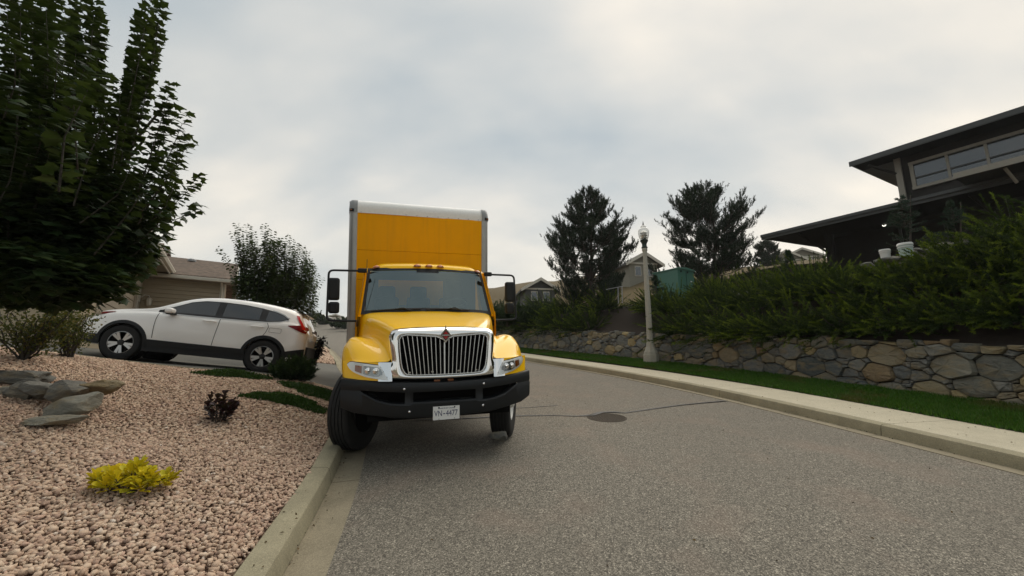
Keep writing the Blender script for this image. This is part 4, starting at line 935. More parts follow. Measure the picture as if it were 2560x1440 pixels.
# ---------------------------------------------------------------- the white crossover on the driveway
M['pearl'] = paint('pearl_white_paint', (0.86, 0.85, 0.82), 0.3, 1.0, 0.03)
M['tail_red'] = simple('red_lens', (0.50, 0.002, 0.010), 0.25, coat=0.2, spec=.3)
M['tail_dark'] = simple('dark_red_lens', (0.16, 0.001, 0.005), 0.3, coat=0.1, spec=.2)
M['alloy'] = simple('machined_alloy', (0.40, 0.395, 0.385), 0.3, 1.0)
M['alloy_dark'] = simple('alloy_pocket', (0.02, 0.02, 0.021), 0.4, 0.5)
M['line'] = simple('panel_gap', (0.03, 0.03, 0.03), 0.8)
M['privacy'] = simple('privacy_glass', (0.012, 0.014, 0.016), 0.03, coat=1.0)
M['brown_reflection'] = simple('rear_reflection', (0.30, 0.27, 0.22), 0.5)  # flat tan standing for the brownish reflection on the bumper corner
Cf = Vector((-0.9573, -0.2696, 0.1041)).normalized(); Cl = Vector((-Cf.y, Cf.x, 0)).normalized(); Cu = Cf.cross(Cl).normalized()
CO = Vector((-6.04, 10.66, 1.472))
CM = Matrix(((Cf.x, Cl.x, Cu.x, CO.x), (Cf.y, Cl.y, Cu.y, CO.y), (Cf.z, Cl.z, Cu.z, CO.z), (0, 0, 0, 1))) @ Matrix.Scale(1.02, 4)
car = thing('crossover_car', 'white crossover car parked nose-in on the driveway', 'car', mat=CM)
#      xb    xr    zbot  zb    zr    w     wr
ST = [(3.63, 3.60, .42, .60, .64, .52, .42), (3.60, 3.54, .32, .68, .74, .66, .52), (3.50, 3.44, .28, .78, .86, .77, .60), (3.38, 3.34, .27, .86, .945, .84, .66), (3.20, 3.18, .27, .93, 1.02, .885, .70),
      (2.95, 2.95, .26, .985, 1.065, .91, .74), (2.70, 2.70, .26, 1.02, 1.10, .922, .77), (2.45, 2.45, .26, 1.05, 1.135, .927, .79), (2.27, 2.27, .26, 1.07, 1.175, .93, .79), (2.05, 2.05, .26, 1.075, 1.31, .93, .735),
      (1.85, 1.85, .26, 1.08, 1.415, .93, .70), (1.65, 1.65, .26, 1.085, 1.495, .93, .675), (1.40, 1.40, .26, 1.09, 1.555, .93, .655), (1.10, 1.10, .26, 1.10, 1.590, .93, .645), (.75, .75, .26, 1.11, 1.60, .93, .64),
      (.40, .40, .26, 1.125, 1.595, .93, .635), (.05, .05, .26, 1.14, 1.570, .928, .63), (-.22, -.22, .27, 1.165, 1.535, .922, .615), (-.42, -.38, .29, 1.18, 1.505, .91, .60), (-.60, -.50, .32, 1.15, 1.475, .89, .585),
      (-.70, -.56, .36, 1.10, 1.44, .86, .57), (-.79, -.60, .42, 1.02, 1.38, .79, .55), (-.835, -.66, .50, .96, 1.27, .66, .48)]
def sec(st):
    xb, xr, z0, zb, zr_, w, wr = st; gh = zr_ - zb
    pts = [(0, z0), (w * .86, z0), (w * .955, z0 + .04), (w * .985, z0 + .16), (w * 1.0, z0 + .34 * (zb - z0) + .06), (w * 1.0, z0 + .62 * (zb - z0)), (w * .985, zb - .10), (w * .965, zb - .035), (w * .935, zb)]
    a = w * .915
    for t in (.06, .35, .65, .88): pts.append((a + (wr + .03 - a) * t ** 1.12, zb + gh * t * .93))
    pts += [(wr - .02, zb + gh * .975), (wr - .12, zr_ + .012), (.30, zr_ + .036), (0, zr_ + .044)]
    out = []
    for y, z in pts:
        t = min(1, max(0, (z - zb) / max(gh, .01))); tb = min(1, max(0, (zb - z) / .5)); out.append((xb + (xr - xb) * t, y, z))
    return out
SEC = [sec(s) for s in ST]
def car_y(x, z):
    "half width of the body at length x and height z"
    for i in range(len(SEC) - 1):
        def row(k): return SEC[k][2:13]
        xa = np.interp(z, [p[2] for p in row(i)], [p[0] for p in row(i)]); xb = np.interp(z, [p[2] for p in row(i+1)], [p[0] for p in row(i+1)])
        if xb <= x <= xa or i == len(SEC) - 2:
            ya = np.interp(z, [p[2] for p in row(i)], [p[1] for p in row(i)]); yb = np.interp(z, [p[2] for p in row(i+1)], [p[1] for p in row(i+1)])
            t = 0 if xa == xb else min(1, max(0, (xa - x) / (xa - xb))); return float(ya + (yb - ya) * t)
    return .9
def car_body():
    mb = MB(); rows = [s + [(x, -y, z) for x, y, z in reversed(s[1:-1])] for s in SEC]; mb.grid(rows, close_u=True)
    n = len(rows[0]); mb.f.append(tuple(range(n))); mb.f.append(tuple(range((len(rows) - 1) * n, len(rows) * n)))
    o = mb.build('body', M['pearl'], car, smooth=179)
    cut = MB()
    for x in (2.69, 0): cut.lathe([(.405, -1.2), (.405, -.55)], 40, Matrix.Translation((x, 0, .37)) @ Matrix.Rotation(R(90), 4, 'X')); cut.lathe([(.405, .55), (.405, 1.2)], 40, Matrix.Translation((x, 0, .37)) @ Matrix.Rotation(R(90), 4, 'X'))
    c = cut.build('cutter_tmp', M['black'], car)
    sub = o.modifiers.new('s', 'SUBSURF'); sub.levels = 1; sub.render_levels = 1
    b = o.modifiers.new('b', 'BOOLEAN'); b.operation = 'DIFFERENCE'; b.object = c; b.solver = 'EXACT'
    dg = bpy.context.evaluated_depsgraph_get(); me = bpy.data.meshes.new_from_object(o.evaluated_get(dg)); o.modifiers.clear(); o.data = me
    me.materials.clear(); me.materials.append(M['pearl'])
    me.polygons.foreach_set('use_smooth', np.ones(len(me.polygons), bool)); me.update(); me.set_sharp_from_angle(angle=R(38))
    bpy.data.objects.remove(c); return o
body = car_body()
def cpatch(name, xs, lo, hi, mat, o=.006, rows=4, s=1, parent=None, smooth=179):
    P = [[(x, s * (car_y(x, lo(x) + (hi(x) - lo(x)) * r / rows) + o), lo(x) + (hi(x) - lo(x)) * r / rows) for x in xs] for r in range(rows + 1)]
    return MB().grid(P).build(name, mat, parent or car, smooth=smooth)
I_ = lambda xs, ys: (lambda x: ip(x, xs, ys))
wt = I_([-.34, -.25, -.1, .05, .25, .6, 1.05, 1.4, 1.65, 1.9, 2.16], [1.275, 1.335, 1.385, 1.415, 1.445, 1.475, 1.475, 1.45, 1.385, 1.255, 1.12])
wb = I_([-.34, -.2, .06, .5, 1.05, 1.6, 2.16], [1.262, 1.195, 1.155, 1.135, 1.115, 1.10, 1.095])
for s in (1, -1):
    cpatch('window_seal', np.linspace(-.36, 2.19, 40), lambda x: wb(x) - .012, lambda x: wt(x) + .012, M['gasket'], .004, 5, s)
    for nm, a, b, mt in (('front_window', 1.12, 2.08, 'privacy'), ('rear_window', .24, .98, 'privacy'), ('quarter_window', -.315, .10, 'privacy')):
        cpatch(nm, np.linspace(a, b, 14), lambda x: wb(x) + .008, lambda x: max(wt(x) - .010, wb(x) + .012), M[mt], .008, 5, s)
    cpatch('window_chrome', np.linspace(-.38, 2.1, 40), lambda x: (wb(x) - .034), lambda x: (wb(x) - .012), M['alloy'], .009, 1, s)
    cpatch('window_chrome', np.linspace(-.38, .02, 12), lambda x: wt(x) + .010, lambda x: wt(x) + .034, M['alloy'], .009, 1, s)
    for k, (pts) in enumerate((((2.155, 1.06), (2.175, .9), (2.172, .75), (2.155, .52)), ((.985, 1.10), (.99, .95), (1.01, .75), (1.03, .49)), ((.045, 1.13), (-.005, 1.04), (.03, .9), (.085, .80)))):
        zz = np.linspace(pts[0][1], pts[-1][1], 14); xx = [ip(-z, [-p[1] for p in pts], [p[0] for p in pts]) for z in zz]
        MB().grid([[(x - .006, s * (car_y(x, z) + .002), z) for x, z in zip(xx, zz)], [(x + .006, s * (car_y(x, z) + .002), z) for x, z in zip(xx, zz)]]).build('door_gap', M['line'], body)
    for hx in (1.175, .23):
        pts = [(hx + d, s * (car_y(hx + d, 1.015) + e), 1.012 + .004 * (d < 0)) for d, e in ((-.13, .006), (-.10, .035), (0, .042), (.09, .038), (.13, .008))]
        MB().tube(pts, [.012, .016, .017, .016, .010], 8).build('door_handle', M['pearl'], car, smooth=60)
    mi = empty('wing_mirror', parent=car)
    MB().box((1.90, s * 1.035, 1.13), (.15, .20, .11)).build('mirror_cap', M['pearl'], mi, bevel=.04, seg=4, smooth=60)
    MB().box((1.90, s * .97, 1.075), (.13, .22, .045)).build('mirror_base', M['black_plastic'], mi, bevel=.012)
    fp = [(-.03, .92), (-.03, 1.02), (-.28, 1.02), (-.28, .92)]
    loop = [(x, s * (car_y(x, z) + .003), z) for a, b in zip(fp, fp[1:] + fp[:1]) for x, z in ((a[0] + (b[0] - a[0]) * t, a[1] + (b[1] - a[1]) * t) for t in np.linspace(.08, .92, 6))]
    if s > 0: MB().tube(loop + loop[:1], .0028, 5, False).build('fuel_flap_gap', M['line'], body)
    # tail lamp: arm up the pillar and a wedge along the flank
    cpatch('tail_lamp', np.linspace(-.40, -.79, 12), lambda x: ip(-x, [.40, .62, .79], [1.105, 1.02, .97]), lambda x: ip(-x, [.40, .62, .70, .79], [1.122, 1.155, 1.17, 1.12]), M['tail_dark'], .010, 3, s)
    P = [[(x + d, s * (car_y(x + d, z) + .016), z) for d in (0, -.03, -.06)] for x, z in ((-.49, 1.385), (-.54, 1.30), (-.61, 1.21), (-.66, 1.14), (-.70, 1.06))]
    MB().grid(P).build('tail_lamp_arm', M['tail_red'], car, smooth=179)
    cpatch('head_lamp', np.linspace(2.95, 3.46, 10), lambda x: ip(x, [2.95, 3.46], [.985, .79]), lambda x: ip(x, [2.95, 3.2, 3.46], [1.0, .965, .87]), M['chrome'], .008, 2, s)
    cpatch('head_lamp_marker', np.linspace(2.97, 3.2, 8), lambda x: ip(x, [2.97, 3.2], [.982, .91]), lambda x: ip(x, [2.97, 3.2], [.997, .955]), M['tail_dark'], .012, 2, s)
    # black cladding: arches, sill, bumpers
    for ax in (2.69, 0):
        a = np.linspace(R(-8), R(188), 30); P = [[(ax + r_ * math.cos(t), s * (car_y(ax + r_ * math.cos(t), max(.27, .37 + r_ * math.sin(t))) + o_), .37 + r_ * math.sin(t)) for t in a] for r_, o_ in ((.402, -.05), (.400, .016), (.455, .014), (.470, -.004))]
        MB().grid(P).build('arch_cladding', M['black_plastic'], car, smooth=40)
        MB().lathe([(.404, -.12), (.404, .12)], 40, Matrix.Translation((ax, s * .72, .37)) @ Matrix.Rotation(R(90), 4, 'X')).build('wheel_well', M['black'], car)
    cpatch('sill_cladding', np.linspace(.36, 2.30, 16), lambda x: .235, lambda x: .485, M['black_plastic'], .012, 4, s, smooth=40)
    cpatch('front_cladding', np.linspace(3.08, 3.62, 10), lambda x: .30, lambda x: ip(x, [3.08, 3.62], [.50, .47]), M['black_plastic'], .012, 3, s)
    cpatch('rear_cladding', np.linspace(-.81, -.42, 10), lambda x: .40, lambda x: ip(x, [-.81, -.42], [.62, .52]), M['black_plastic'], .010, 3, s)
    # wheels
    for ax in (2.69, 0):
        w = empty('wheel', mat=Matrix.Translation((ax, s * .80, .365)) @ Matrix.Rotation(R(-90) * s, 4, 'X'), parent=car)
        pr = [(.235, -.11), (.30, -.122), (.345, -.112), (.362, -.085), (.366, -.04)]
        MB().lathe(pr + [(a_, -b_) for a_, b_ in reversed(pr)] + [(.22, .09), (.22, -.09)], 44, close=True).build('tyre', M['rubber'], w, smooth=40)
        MB().lathe([(.232, -.08), (.232, .098), (.222, .102), (.216, .09), (.21, .02), (.0, .02)], 40).build('rim', M['alloy_dark'], w, smooth=40)
        MB().lathe([(.236, .085), (.236, .103), (.222, .106), (.219, .09)], 40, close=True).build('rim_lip', M['alloy'], w, smooth=40)
        for k in range(5):
            for dd in (-.20, .20):
                t0 = k * 2 * math.pi / 5 + R(90); c0, s0 = math.cos(t0), math.sin(t0); tt = t0 + dd * .9; sp = MB()
                a0 = t0 + dd * .55; pts = [(.055 * math.cos(a0), .055 * math.sin(a0)), (.225 * math.cos(tt), .225 * math.sin(tt))]
                d = Vector((pts[1][0] - pts[0][0], pts[1][1] - pts[0][1])).normalized(); q = Vector((-d.y, d.x))
                V = []
                for (px_, py_), ww, zz_ in ((pts[0], .016, .085), (pts[1], .030, .098)): V += [(px_ + q.x * ww, py_ + q.y * ww, zz_), (px_ - q.x * ww, py_ - q.y * ww, zz_), (px_ + q.x * ww, py_ + q.y * ww, zz_ - .03), (px_ - q.x * ww, py_ - q.y * ww, zz_ - .03)]
                sp.add(V, [(0, 1, 5, 4), (2, 6, 7, 3), (0, 4, 6, 2), (1, 3, 7, 5), (0, 2, 3, 1), (4, 5, 7, 6)]); sp.build('spoke', M['alloy'], w)
        MB().lathe([(.062, .06), (.060, .092), (.03, .098), (.0, .098)], 20).build('hub_cap', M['alloy_dark'], w, smooth=40)
MB().grid([[(x, y, z) for y in np.linspace(-.55, .55, 8)] for x, z in ((-.44, 1.515), (-.56, 1.495), (-.66, 1.462), (-.655, 1.440), (-.55, 1.455))]).build('roof_spoiler', M['pearl'], car, smooth=50)
MB().prism([(-.12, 1.565), (-.30, 1.548), (-.32, 1.592), (-.27, 1.592)], -.02, .02, lambda u, v, w: (u, w, v)).build('roof_fin', M['pearl'], car, bevel=.006)
MB().grid([[(1.62 + (1.50 - z) * 1.42 + .008, y, z + .012 - .02 * y * y) for y in np.linspace(-.60 - (1.5 - z) * .28, .60 + (1.5 - z) * .28, 8)] for z in np.linspace(1.52, 1.22, 6)]).build('car_windscreen', M['privacy'], car, smooth=179)
MB().grid([[(x, y, z) for y in np.linspace(-.50, .50, 6)] for x, z in ((-.60, 1.40), (-.66, 1.24), (-.71, 1.12))]).build('rear_screen', M['privacy'], car, smooth=179)
MB().box((-.83, 0, .55), (.05, 1.25, .26)).build('rear_bumper_trim', M['black_plastic'], car, bevel=.02)
MB().box((-.775, .66, .78), (.04, .07, .22)).build('rear_corner_reflection', M['brown_reflection'], car, bevel=.02)  # added block; carries the bumper reflection as colour
MB().box((-.845, 0, .92), (.03, .5, .13)).build('number_plate', M['plate'], car)
MB().box((-.86, .30, 1.05), (.06, .05, .035)).build('tailgate_latch', M['black_plastic'], car, bevel=.01)
MB().box((3.60, 0, .80), (.05, .9, .14)).build('front_grille', M['gasket'], car, bevel=.02)
MB().box((1.3, 0, .33), (3.6, 1.5, .2)).build('underbody', M['black'], car)

# ---------------------------------------------------------------- house beyond the driveway
M['siding'] = simple('tan_lap_siding', (0.36, 0.30, 0.205), 0.75, var=0.08, vscale=3)
M['trim'] = simple('cream_trim', (0.52, 0.48, 0.40), 0.6, var=0.06)
M['soffit'] = simple('soffit_tan', (0.22, 0.195, 0.15), 0.8)
M['garage_door'] = simple('garage_door_tan', (0.30, 0.255, 0.19), 0.7)
def shingle():
    t = NT('brown_shingles'); v = t.coord(); mp = t.n('ShaderNodeMapping'); mp.inputs['Scale'].default_value = (3.5, 3.5, 9); t.L.new(v, mp.inputs[0])
    g = t.rgb2bw(t.vor(2.2, mp.outputs[0], 'Color')); c = t.ramp(g, [(0, (0.055, 0.038, 0.026)), (.5, (0.105, 0.073, 0.05)), (1, (0.17, 0.12, 0.085))]); c = t.mix(t.math('MULTIPLY', t.noise(60, 3, .7), .4), c, (0.10, 0.075, 0.06))
    t.p(Base_Color=c, Roughness=0.95); t.bump(g, 0.4, 0.02); return t.m
M['shingle'] = shingle()
e1 = Vector((0.835, 0.55, 0)).normalized(); e2 = Vector((-0.55, 0.835, 0)).normalized(); UZ = Vector((0, 0, 1))
H0 = Vector(at(342, 760, 15.6)); H0.z = 0
def hz(px, py, D): return float(at(px, py, D)[2])
ZG = 2.25; ZE = hz(420, 690, 16.4)                       # ground and eave heights
house = thing('tan_house', 'tan siding house with brown shingle roof behind the white car', 'house', H0 + UZ * ZG)
def hp(a, b, z): return H0 + e1 * a + e2 * b + UZ * z
WL = 2.62; GD = 6.0
# wing with lap siding: boards one by one
nb = 17; bh = (ZE - .12 - ZG) / nb
for k in range(nb):
    z0 = ZG + k * bh; mb = MB(); prof = [(-.008, 0), (-.052, 0), (-.014, bh + .012), (-.004, bh + .012)]
    mb.grid([[hp(.12, b, z0 + z) for b, z in prof + prof[:1]], [hp(WL - .1, b, z0 + z) for b, z in prof + prof[:1]]]); mb.build('siding_board', M['siding'], house, wc=True)
mb = MB(); RIDGE = ZE + 1.18; RD = GD / 2
mb.prism([(0, ZG - .6), (GD, ZG - .6), (GD, ZE), (RD, RIDGE - .08), (0, ZE)], .0, WL - .05, lambda u, v, w: hp(w, u, v)); mb.build('wall', M['siding'], house, wc=True)
for k in range(14):                                       # gable-end boards
    z0 = ZG + .3 + k * .22; 
    if z0 > RIDGE - .3: break
    f = 0 if z0 < ZE else (z0 - ZE) / (RIDGE - ZE); b0, b1 = RD * f, GD - RD * f
    mb = MB(); mb.grid([[hp(WL - .05 + o, b, z0 + z) for b in (b0 + .05, b1 - .05)] for o, z in ((.004, 0), (.026, 0), (.008, .225))]); mb.build('siding_board', M['siding'], house, wc=True)
MB().box(hp(WL - .04, .0, (ZG + ZE) / 2), (.16, .16, ZE - ZG), Matrix((e1, e2, UZ)).transposed()).build('corner_trim', M['trim'], house, wc=True)
OH = .42
def slope(name, a0, a1, b0, z0, b1, z1, th, mat, par):
    "roof slope from (b0, z0) to (b1, z1) between a0 and a1"
    n = Vector((0, -(z1 - z0), (b1 - b0))).normalized() * th
    mb = MB(); q = []
    for a in (a0, a1): q += [hp(a, b0, z0), hp(a, b1, z1), hp(a, b1 + n.y, z1 + n.z), hp(a, b0 + n.y, z0 + n.z)]
    mb.add(q, [(0, 1, 2, 3), (4, 7, 6, 5), (0, 4, 5, 1), (1, 5, 6, 2), (2, 6, 7, 3), (3, 7, 4, 0)]); return mb.build(name, mat, par, wc=True)
rf = empty('roof', parent=house)
sl_ = (RIDGE - ZE) / RD
slope('shingle_slope', -2.5, WL + .38, -OH, ZE - OH * sl_ + .06, RD + .02, RIDGE + .06, .07, M['shingle'], rf); slope('shingle_slope', -2.5, WL + .38, GD + OH, ZE - OH * sl_ + .06, RD - .02, RIDGE + .06, -.07, M['shingle'], rf)
MB().box(hp((WL + .38) / 2 - .1, -OH - .04, ZE - OH * sl_ + .02), (WL + .55, .11, .13), Matrix((e1, e2, UZ)).transposed()).build('gutter', M['trim'], rf, wc=True, bevel=.015)
MB().box(hp((WL + .3) / 2, -OH / 2, ZE - OH * sl_ - .05), (WL + .3, OH, .02), Matrix((e1, e2, UZ)).transposed()).build('soffit', M['soffit'], rf, wc=True)
slope('barge_board', WL + .38, WL + .43, -OH - .03, ZE - OH * sl_ - .06, RD, RIDGE - .05, .19, M['trim'], rf); slope('barge_board', WL + .38, WL + .43, GD + OH, ZE - OH * sl_ - .06, RD, RIDGE - .05, -.19, M['trim'], rf)
MB().lathe([(.16, 0), (.16, .08), (.1, .12)], 14, Matrix.Translation(hp(1.25, RD - .55, RIDGE - .10))).build('roof_vent', M['corner'], rf, wc=True)
MB().tube([hp(WL - .10, -.42, ZE - .16), hp(WL - .08, -.30, ZE - .30), hp(WL - .06, -.10, ZE - .48), hp(WL - .05, -.09, ZG)], .04, 8).build('downpipe', M['trim'], house, wc=True, smooth=50)
slope('gable_brace', WL - .02, WL + .05, .05, ZE - .02, 1.5, ZE - .75, .11, M['trim'], house)
MB().box(hp(WL + .0, .9, ZG + 1.45), (.06, .9, 1.0), Matrix((e1, e2, UZ)).transposed()).build('side_window', M['trim'], house, wc=True)
# garage, nearer, gable towards the road
GW = 6.6; gz = ZE + .02
def gp(o, t, z): return H0 + e1 * o - e2 * t + UZ * z
garage = thing('garage', 'tan garage with deep cream eaves at the left end of the driveway', 'garage', gp(0, GW / 2, ZG))
MB().prism([(0, ZG - .6), (GW, ZG - .6), (GW, gz), (0, gz)], -5.6, 0, lambda u, v, w: gp(w, u, v)).build('wall', M['siding'], garage, wc=True)
for k in range(12):
    z0 = ZG + k * .22
    MB().grid([[gp(o, t, z0 + z) for t in (.02, .34)] for o, z in ((.004, 0), (.022, 0), (.007, .22))]).build('siding_board', M['trim'], garage, wc=True)
mat3 = Matrix((e1, -e2, UZ)).transposed()
MB().box(gp(.02, .0, (ZG + gz) / 2), (.09, .10, gz - ZG), mat3).build('corner_trim', M['trim'], garage, wc=True)
MB().box(gp(.03, .40, ZG + 1.15), (.10, .14, 2.3), mat3).build('door_trim', M['trim'], garage, wc=True)
MB().box(gp(.03, .40 + 2.55, ZG + 2.36), (.10, 5.2, .16), mat3).build('door_trim', M['trim'], garage, wc=True)
MB().box(gp(.012, .62, ZG + 1.1), (.06, .30, 2.2), mat3).build('door_jamb', M['garage_door'], garage, wc=True)
MB().box(gp(.06, .66, ZG + 1.0), (.05, .12, .22), mat3).build('keypad', M['soffit'], garage, wc=True)
gd = empty('garage_door', parent=garage)
for k in range(4): MB().box(gp(.012, 3.1, ZG + .30 + k * .54), (.05, 4.5, .52), mat3).build('door_panel', M['garage_door'], gd, wc=True, bevel=.015)
gr = empty('roof', parent=garage); GO = .85
def gbox(name, prof, t0, t1, mat):
    MB().prism(prof, t0, t1, lambda u, v, w: gp(u, w, v)).build(name, mat, gr, wc=True)
gbox('shingle_slope', [(GO + .02, gz + .02), (-2.7, gz + 1.35), (-2.7, gz + 1.42), (GO + .02, gz + .09)], -.5, GW + .5, M['shingle'])
gbox('shingle_slope', [(-6.4, gz + .02), (-2.7, gz + 1.35), (-2.7, gz + 1.42), (-6.4, gz + .09)], -.5, GW + .5, M['shingle'])
gbox('gable_infill', [(-5.6, gz), (0, gz), (-2.7, gz + 1.3)], .05, GW - .05, M['siding'])
gbox('soffit', [(GO, gz - .04), (0, gz - .04), (0, gz - .01), (GO, gz - .01)], -.48, GW + .48, M['soffit'])
gbox('fascia', [(GO, gz - .10), (GO + .04, gz - .10), (GO + .04, gz + .08), (GO, gz + .08)], -.5, GW + .5, M['trim'])
gbox('gutter', [(GO + .04, gz - .05), (GO + .12, gz - .03), (GO + .16, gz + .06), (GO + .16, gz + .09), (GO + .04, gz + .09)], -.52, GW + .52, M['trim'])
lt = thing('coach_lamp', 'small cream coach lamp fixed to the garage corner', 'wall lamp', gp(.1, .2, ZG + 1.9))
MB().box(gp(.08, .2, ZG + 1.85), (.05, .12, .25), mat3).build('back_plate', M['trim'], lt, wc=True, bevel=.01)
MB().tube([gp(.1, .2, ZG + 1.88), gp(.22, .2, ZG + 2.0), gp(.34, .2, ZG + 1.98), gp(.36, .2, ZG + 1.9)], .018, 8).build('arm', M['trim'], lt, wc=True)
MB().lathe([(.02, .0), (.10, -.06), (.09, -.08), (.07, -.30), (.03, -.33)], 8, Matrix.Translation(gp(.36, .2, ZG + 1.92))).build('lantern', M['trim'], lt, wc=True)
# upper gables peeping over
for (px, py, D, w, hgt, lab) in ((405, 640, 21, 1.6, 1.0, 'upper'), (392, 622, 24, 1.5, 1.0, 'top')):
    c = Vector(at(px, py, D)); g2 = thing('dormer_gable', f'small brown shingled {"lower" if lab == "upper" else "higher"} gable peeping over the tan house roof', 'gable', c - UZ * .6)
    cp = lambda a, b, z: c + e1 * a + e2 * b + UZ * z
    MB().prism([(-w, -.8), (w, -.8), (w, 0), (0, hgt * .55), (-w, 0)], -3, 0, lambda u, v, q: cp(q, u, v - .35)).build('wall', M['trim'], g2, wc=True)
    for sg in (-1, 1):
        MB().prism([(sg * (w + .3), -.12), (0, hgt * .55 + .08), (0, hgt * .55 + .18), (sg * (w + .3), -.02)], -3.2, .3, lambda u, v, q: cp(q, u, v - .35)).build('shingle_slope', M['shingle'], g2, wc=True)

# ---------------------------------------------------------------- lamp standard
M['lamp_green'] = simple('dark_green_metal', (0.016, 0.028, 0.022), 0.4, 0.4)
def globe_mat():
    t = NT('acorn_globe'); tr = t.n('ShaderNodeBsdfTransparent'); tr.inputs[0].default_value = (0.88, 0.88, 0.86, 1)
    fr = t.n('ShaderNodeLayerWeight'); fr.inputs[0].default_value = 0.35
    gl = t.n('ShaderNodeBsdfGlossy'); gl.inputs['Roughness'].default_value = 0.15; df = t.n('ShaderNodeBsdfDiffuse'); df.inputs[0].default_value = (0.9, 0.89, 0.85, 1)
    m1 = t.n('ShaderNodeMixShader', {0: 0.5}); t.L.new(gl.outputs[0], m1.inputs[1]); t.L.new(df.outputs[0], m1.inputs[2])
    mx = t.n('ShaderNodeMixShader'); t.L.new(t.math('ADD', t.math('MULTIPLY', fr.outputs['Facing'], 0.6), 0.22), mx.inputs[0]); t.L.new(tr.outputs[0], mx.inputs[1]); t.L.new(m1.outputs[0], mx.inputs[2]); t.L.new(mx.outputs[0], t.out.inputs[0]); return t.m
M['globe'] = globe_mat()
lp = Vector((5.08, 15.55, 1.72))
lamp = thing('street_lamp', 'tall concrete street lamp with a clear acorn globe on the lawn', 'street lamp', lp); lamp.scale = (1, 1, 1.035)
T8 = Matrix.Rotation(R(22.5), 4, 'Z')
MB().lathe([(.275, 0), (.275, .30), (.255, .335), (.225, .35)], 8, T8).build('plinth', M['lamp_concrete'], lamp, bevel=.012)
MB().lathe([(.25, .35), (.235, .40), (.205, .46), (.155, .58), (.128, .75), (.114, .95), (.078, 4.05), (.084, 4.08)], 8, T8).build('shaft', M['lamp_concrete'], lamp, bevel=.012)
MB().lathe([(.088, 4.07), (.102, 4.10), (.102, 4.17), (.090, 4.20)], 16).build('collar', M['lamp_concrete'], lamp, smooth=40)
MB().lathe([(.105, 4.19), (.120, 4.22), (.092, 4.27), (.085, 4.34), (.115, 4.42), (.148, 4.46), (.148, 4.50), (.12, 4.52)], 24).build('capital', M['lamp_green'], lamp, smooth=40)
MB().lathe([(.125, 4.51), (.155, 4.56), (.19, 4.66), (.208, 4.77), (.205, 4.86), (.18, 4.93), (.125, 4.965), (.095, 4.98), (.105, 5.0), (.105, 5.03), (.075, 5.07), (.03, 5.10)], 32).build('globe', M['globe'], lamp, smooth=60)
MB().lathe([(.05, 4.52), (.12, 4.60), (.09, 4.64), (.135, 4.69), (.10, 4.73), (.14, 4.78), (.10, 4.83), (.05, 4.86)], 20).build('reflector', M['satin'], lamp, smooth=30)
MB().lathe([(.035, 5.09), (.04, 5.11), (.018, 5.14), (.022, 5.16), (.003, 5.25)], 12).build('finial', M['lamp_green'], lamp, smooth=40)

# ---------------------------------------------------------------- dark building on the bank
M['dark_board'] = simple('dark_brown_boards', (0.024, 0.022, 0.020), 0.8, var=0.2, vscale=3, spec=.2)
M['dark_fascia'] = simple('dark_fascia', (0.045, 0.047, 0.046), 0.6, var=0.1)
M['dark_soffit'] = simple('dark_soffit', (0.012, 0.011, 0.010), 0.9, spec=.1)
M['win_frame'] = simple('grey_tan_frame', (0.24, 0.22, 0.18), 0.6)
M['dark_glass'] = simple('dark_reflective_glass', (0.03, 0.035, 0.038), 0.04, coat=1.0, spec=0.8)
M['downlight'] = NT('lit_downlight').p(Base_Color=(1, 1, 1, 1), Emission_Color=(1, 0.95, 0.85, 1), Emission_Strength=4.0).m
fd = Vector((-0.565, 0.825, 0)).normalized(); dd = Vector((0.825, 0.565, 0)).normalized()
RB = Matrix((-fd, dd, UZ)).transposed()
A_ = Vector(at(1905, 588, 20)); bld = thing('dark_house', 'dark timber house with wide overhanging roofs above the juniper bank', 'house', (A_.x, A_.y, 5.2))
def bp(o, s, t, z): return Vector((o.x, o.y, 0)) - fd * s + dd * t + UZ * z
zl = A_.z
low = empty('lower_roof', parent=bld)
def slab(name, o, s0, s1, t0, t1, z0, rise, th, mat, par):
    q = []
    for s in (s0, s1): q += [bp(o, s, t0, z0), bp(o, s, t1, z0 + rise), bp(o, s, t1, z0 + rise + th), bp(o, s, t0, z0 + th)]
    return MB().add(q, [(0, 1, 2, 3), (4, 7, 6, 5), (0, 4, 5, 1), (1, 5, 6, 2), (2, 6, 7, 3), (3, 7, 4, 0)]).build(name, mat, par, wc=True)
slab('roof_deck', A_, 0, 17, 0, 9, zl - .18, .9, .20, M['dark_fascia'], low); slab('soffit_lining', A_, .1, 16.9, 2.9, 8.9, zl - .25 + .29, .6, .02, M['dark_soffit'], low)
slab('fascia', A_, -.03, 17, -.05, -.01, zl - .26, 0, .27, M['dark_fascia'], low)
slab('gutter', A_, -.03, 17, -.13, -.05, zl - .14, 0, .12, M['dark_fascia'], low)
for k in range(12): slab('soffit_board', A_, .1, 16.8, .05 + k * .25, .28 + k * .25, zl - .24 + .025 * k, .023, .02, M['dark_soffit'], low)
for s, t in ((1.9, 2.6), (7.5, 2.6), (12.5, 2.6)):
    MB().box(bp(A_, s, t, zl - 1.6), (.3, .3, 3.2), RB).build('post', M['dark_board'], bld, wc=True)
    MB().tube([bp(A_, s, t - .1, zl - 1.0), bp(A_, s - .5, .5, zl - .22)], .055, 6).build('brace', M['dark_board'], bld, wc=True)
MB().box(bp(A_, 8.6, 4.4, zl - 1.8), (14.4, .3, 4.4), RB).build('ground_floor_wall', M['dark_board'], bld, wc=True)
for k in range(5): MB().box(bp(A_, 4.2 + k * 1.5, 4.2, zl - 1.3), (.10, .12, 3), RB).build('wall_batten', M['dark_fascia'], bld, wc=True)
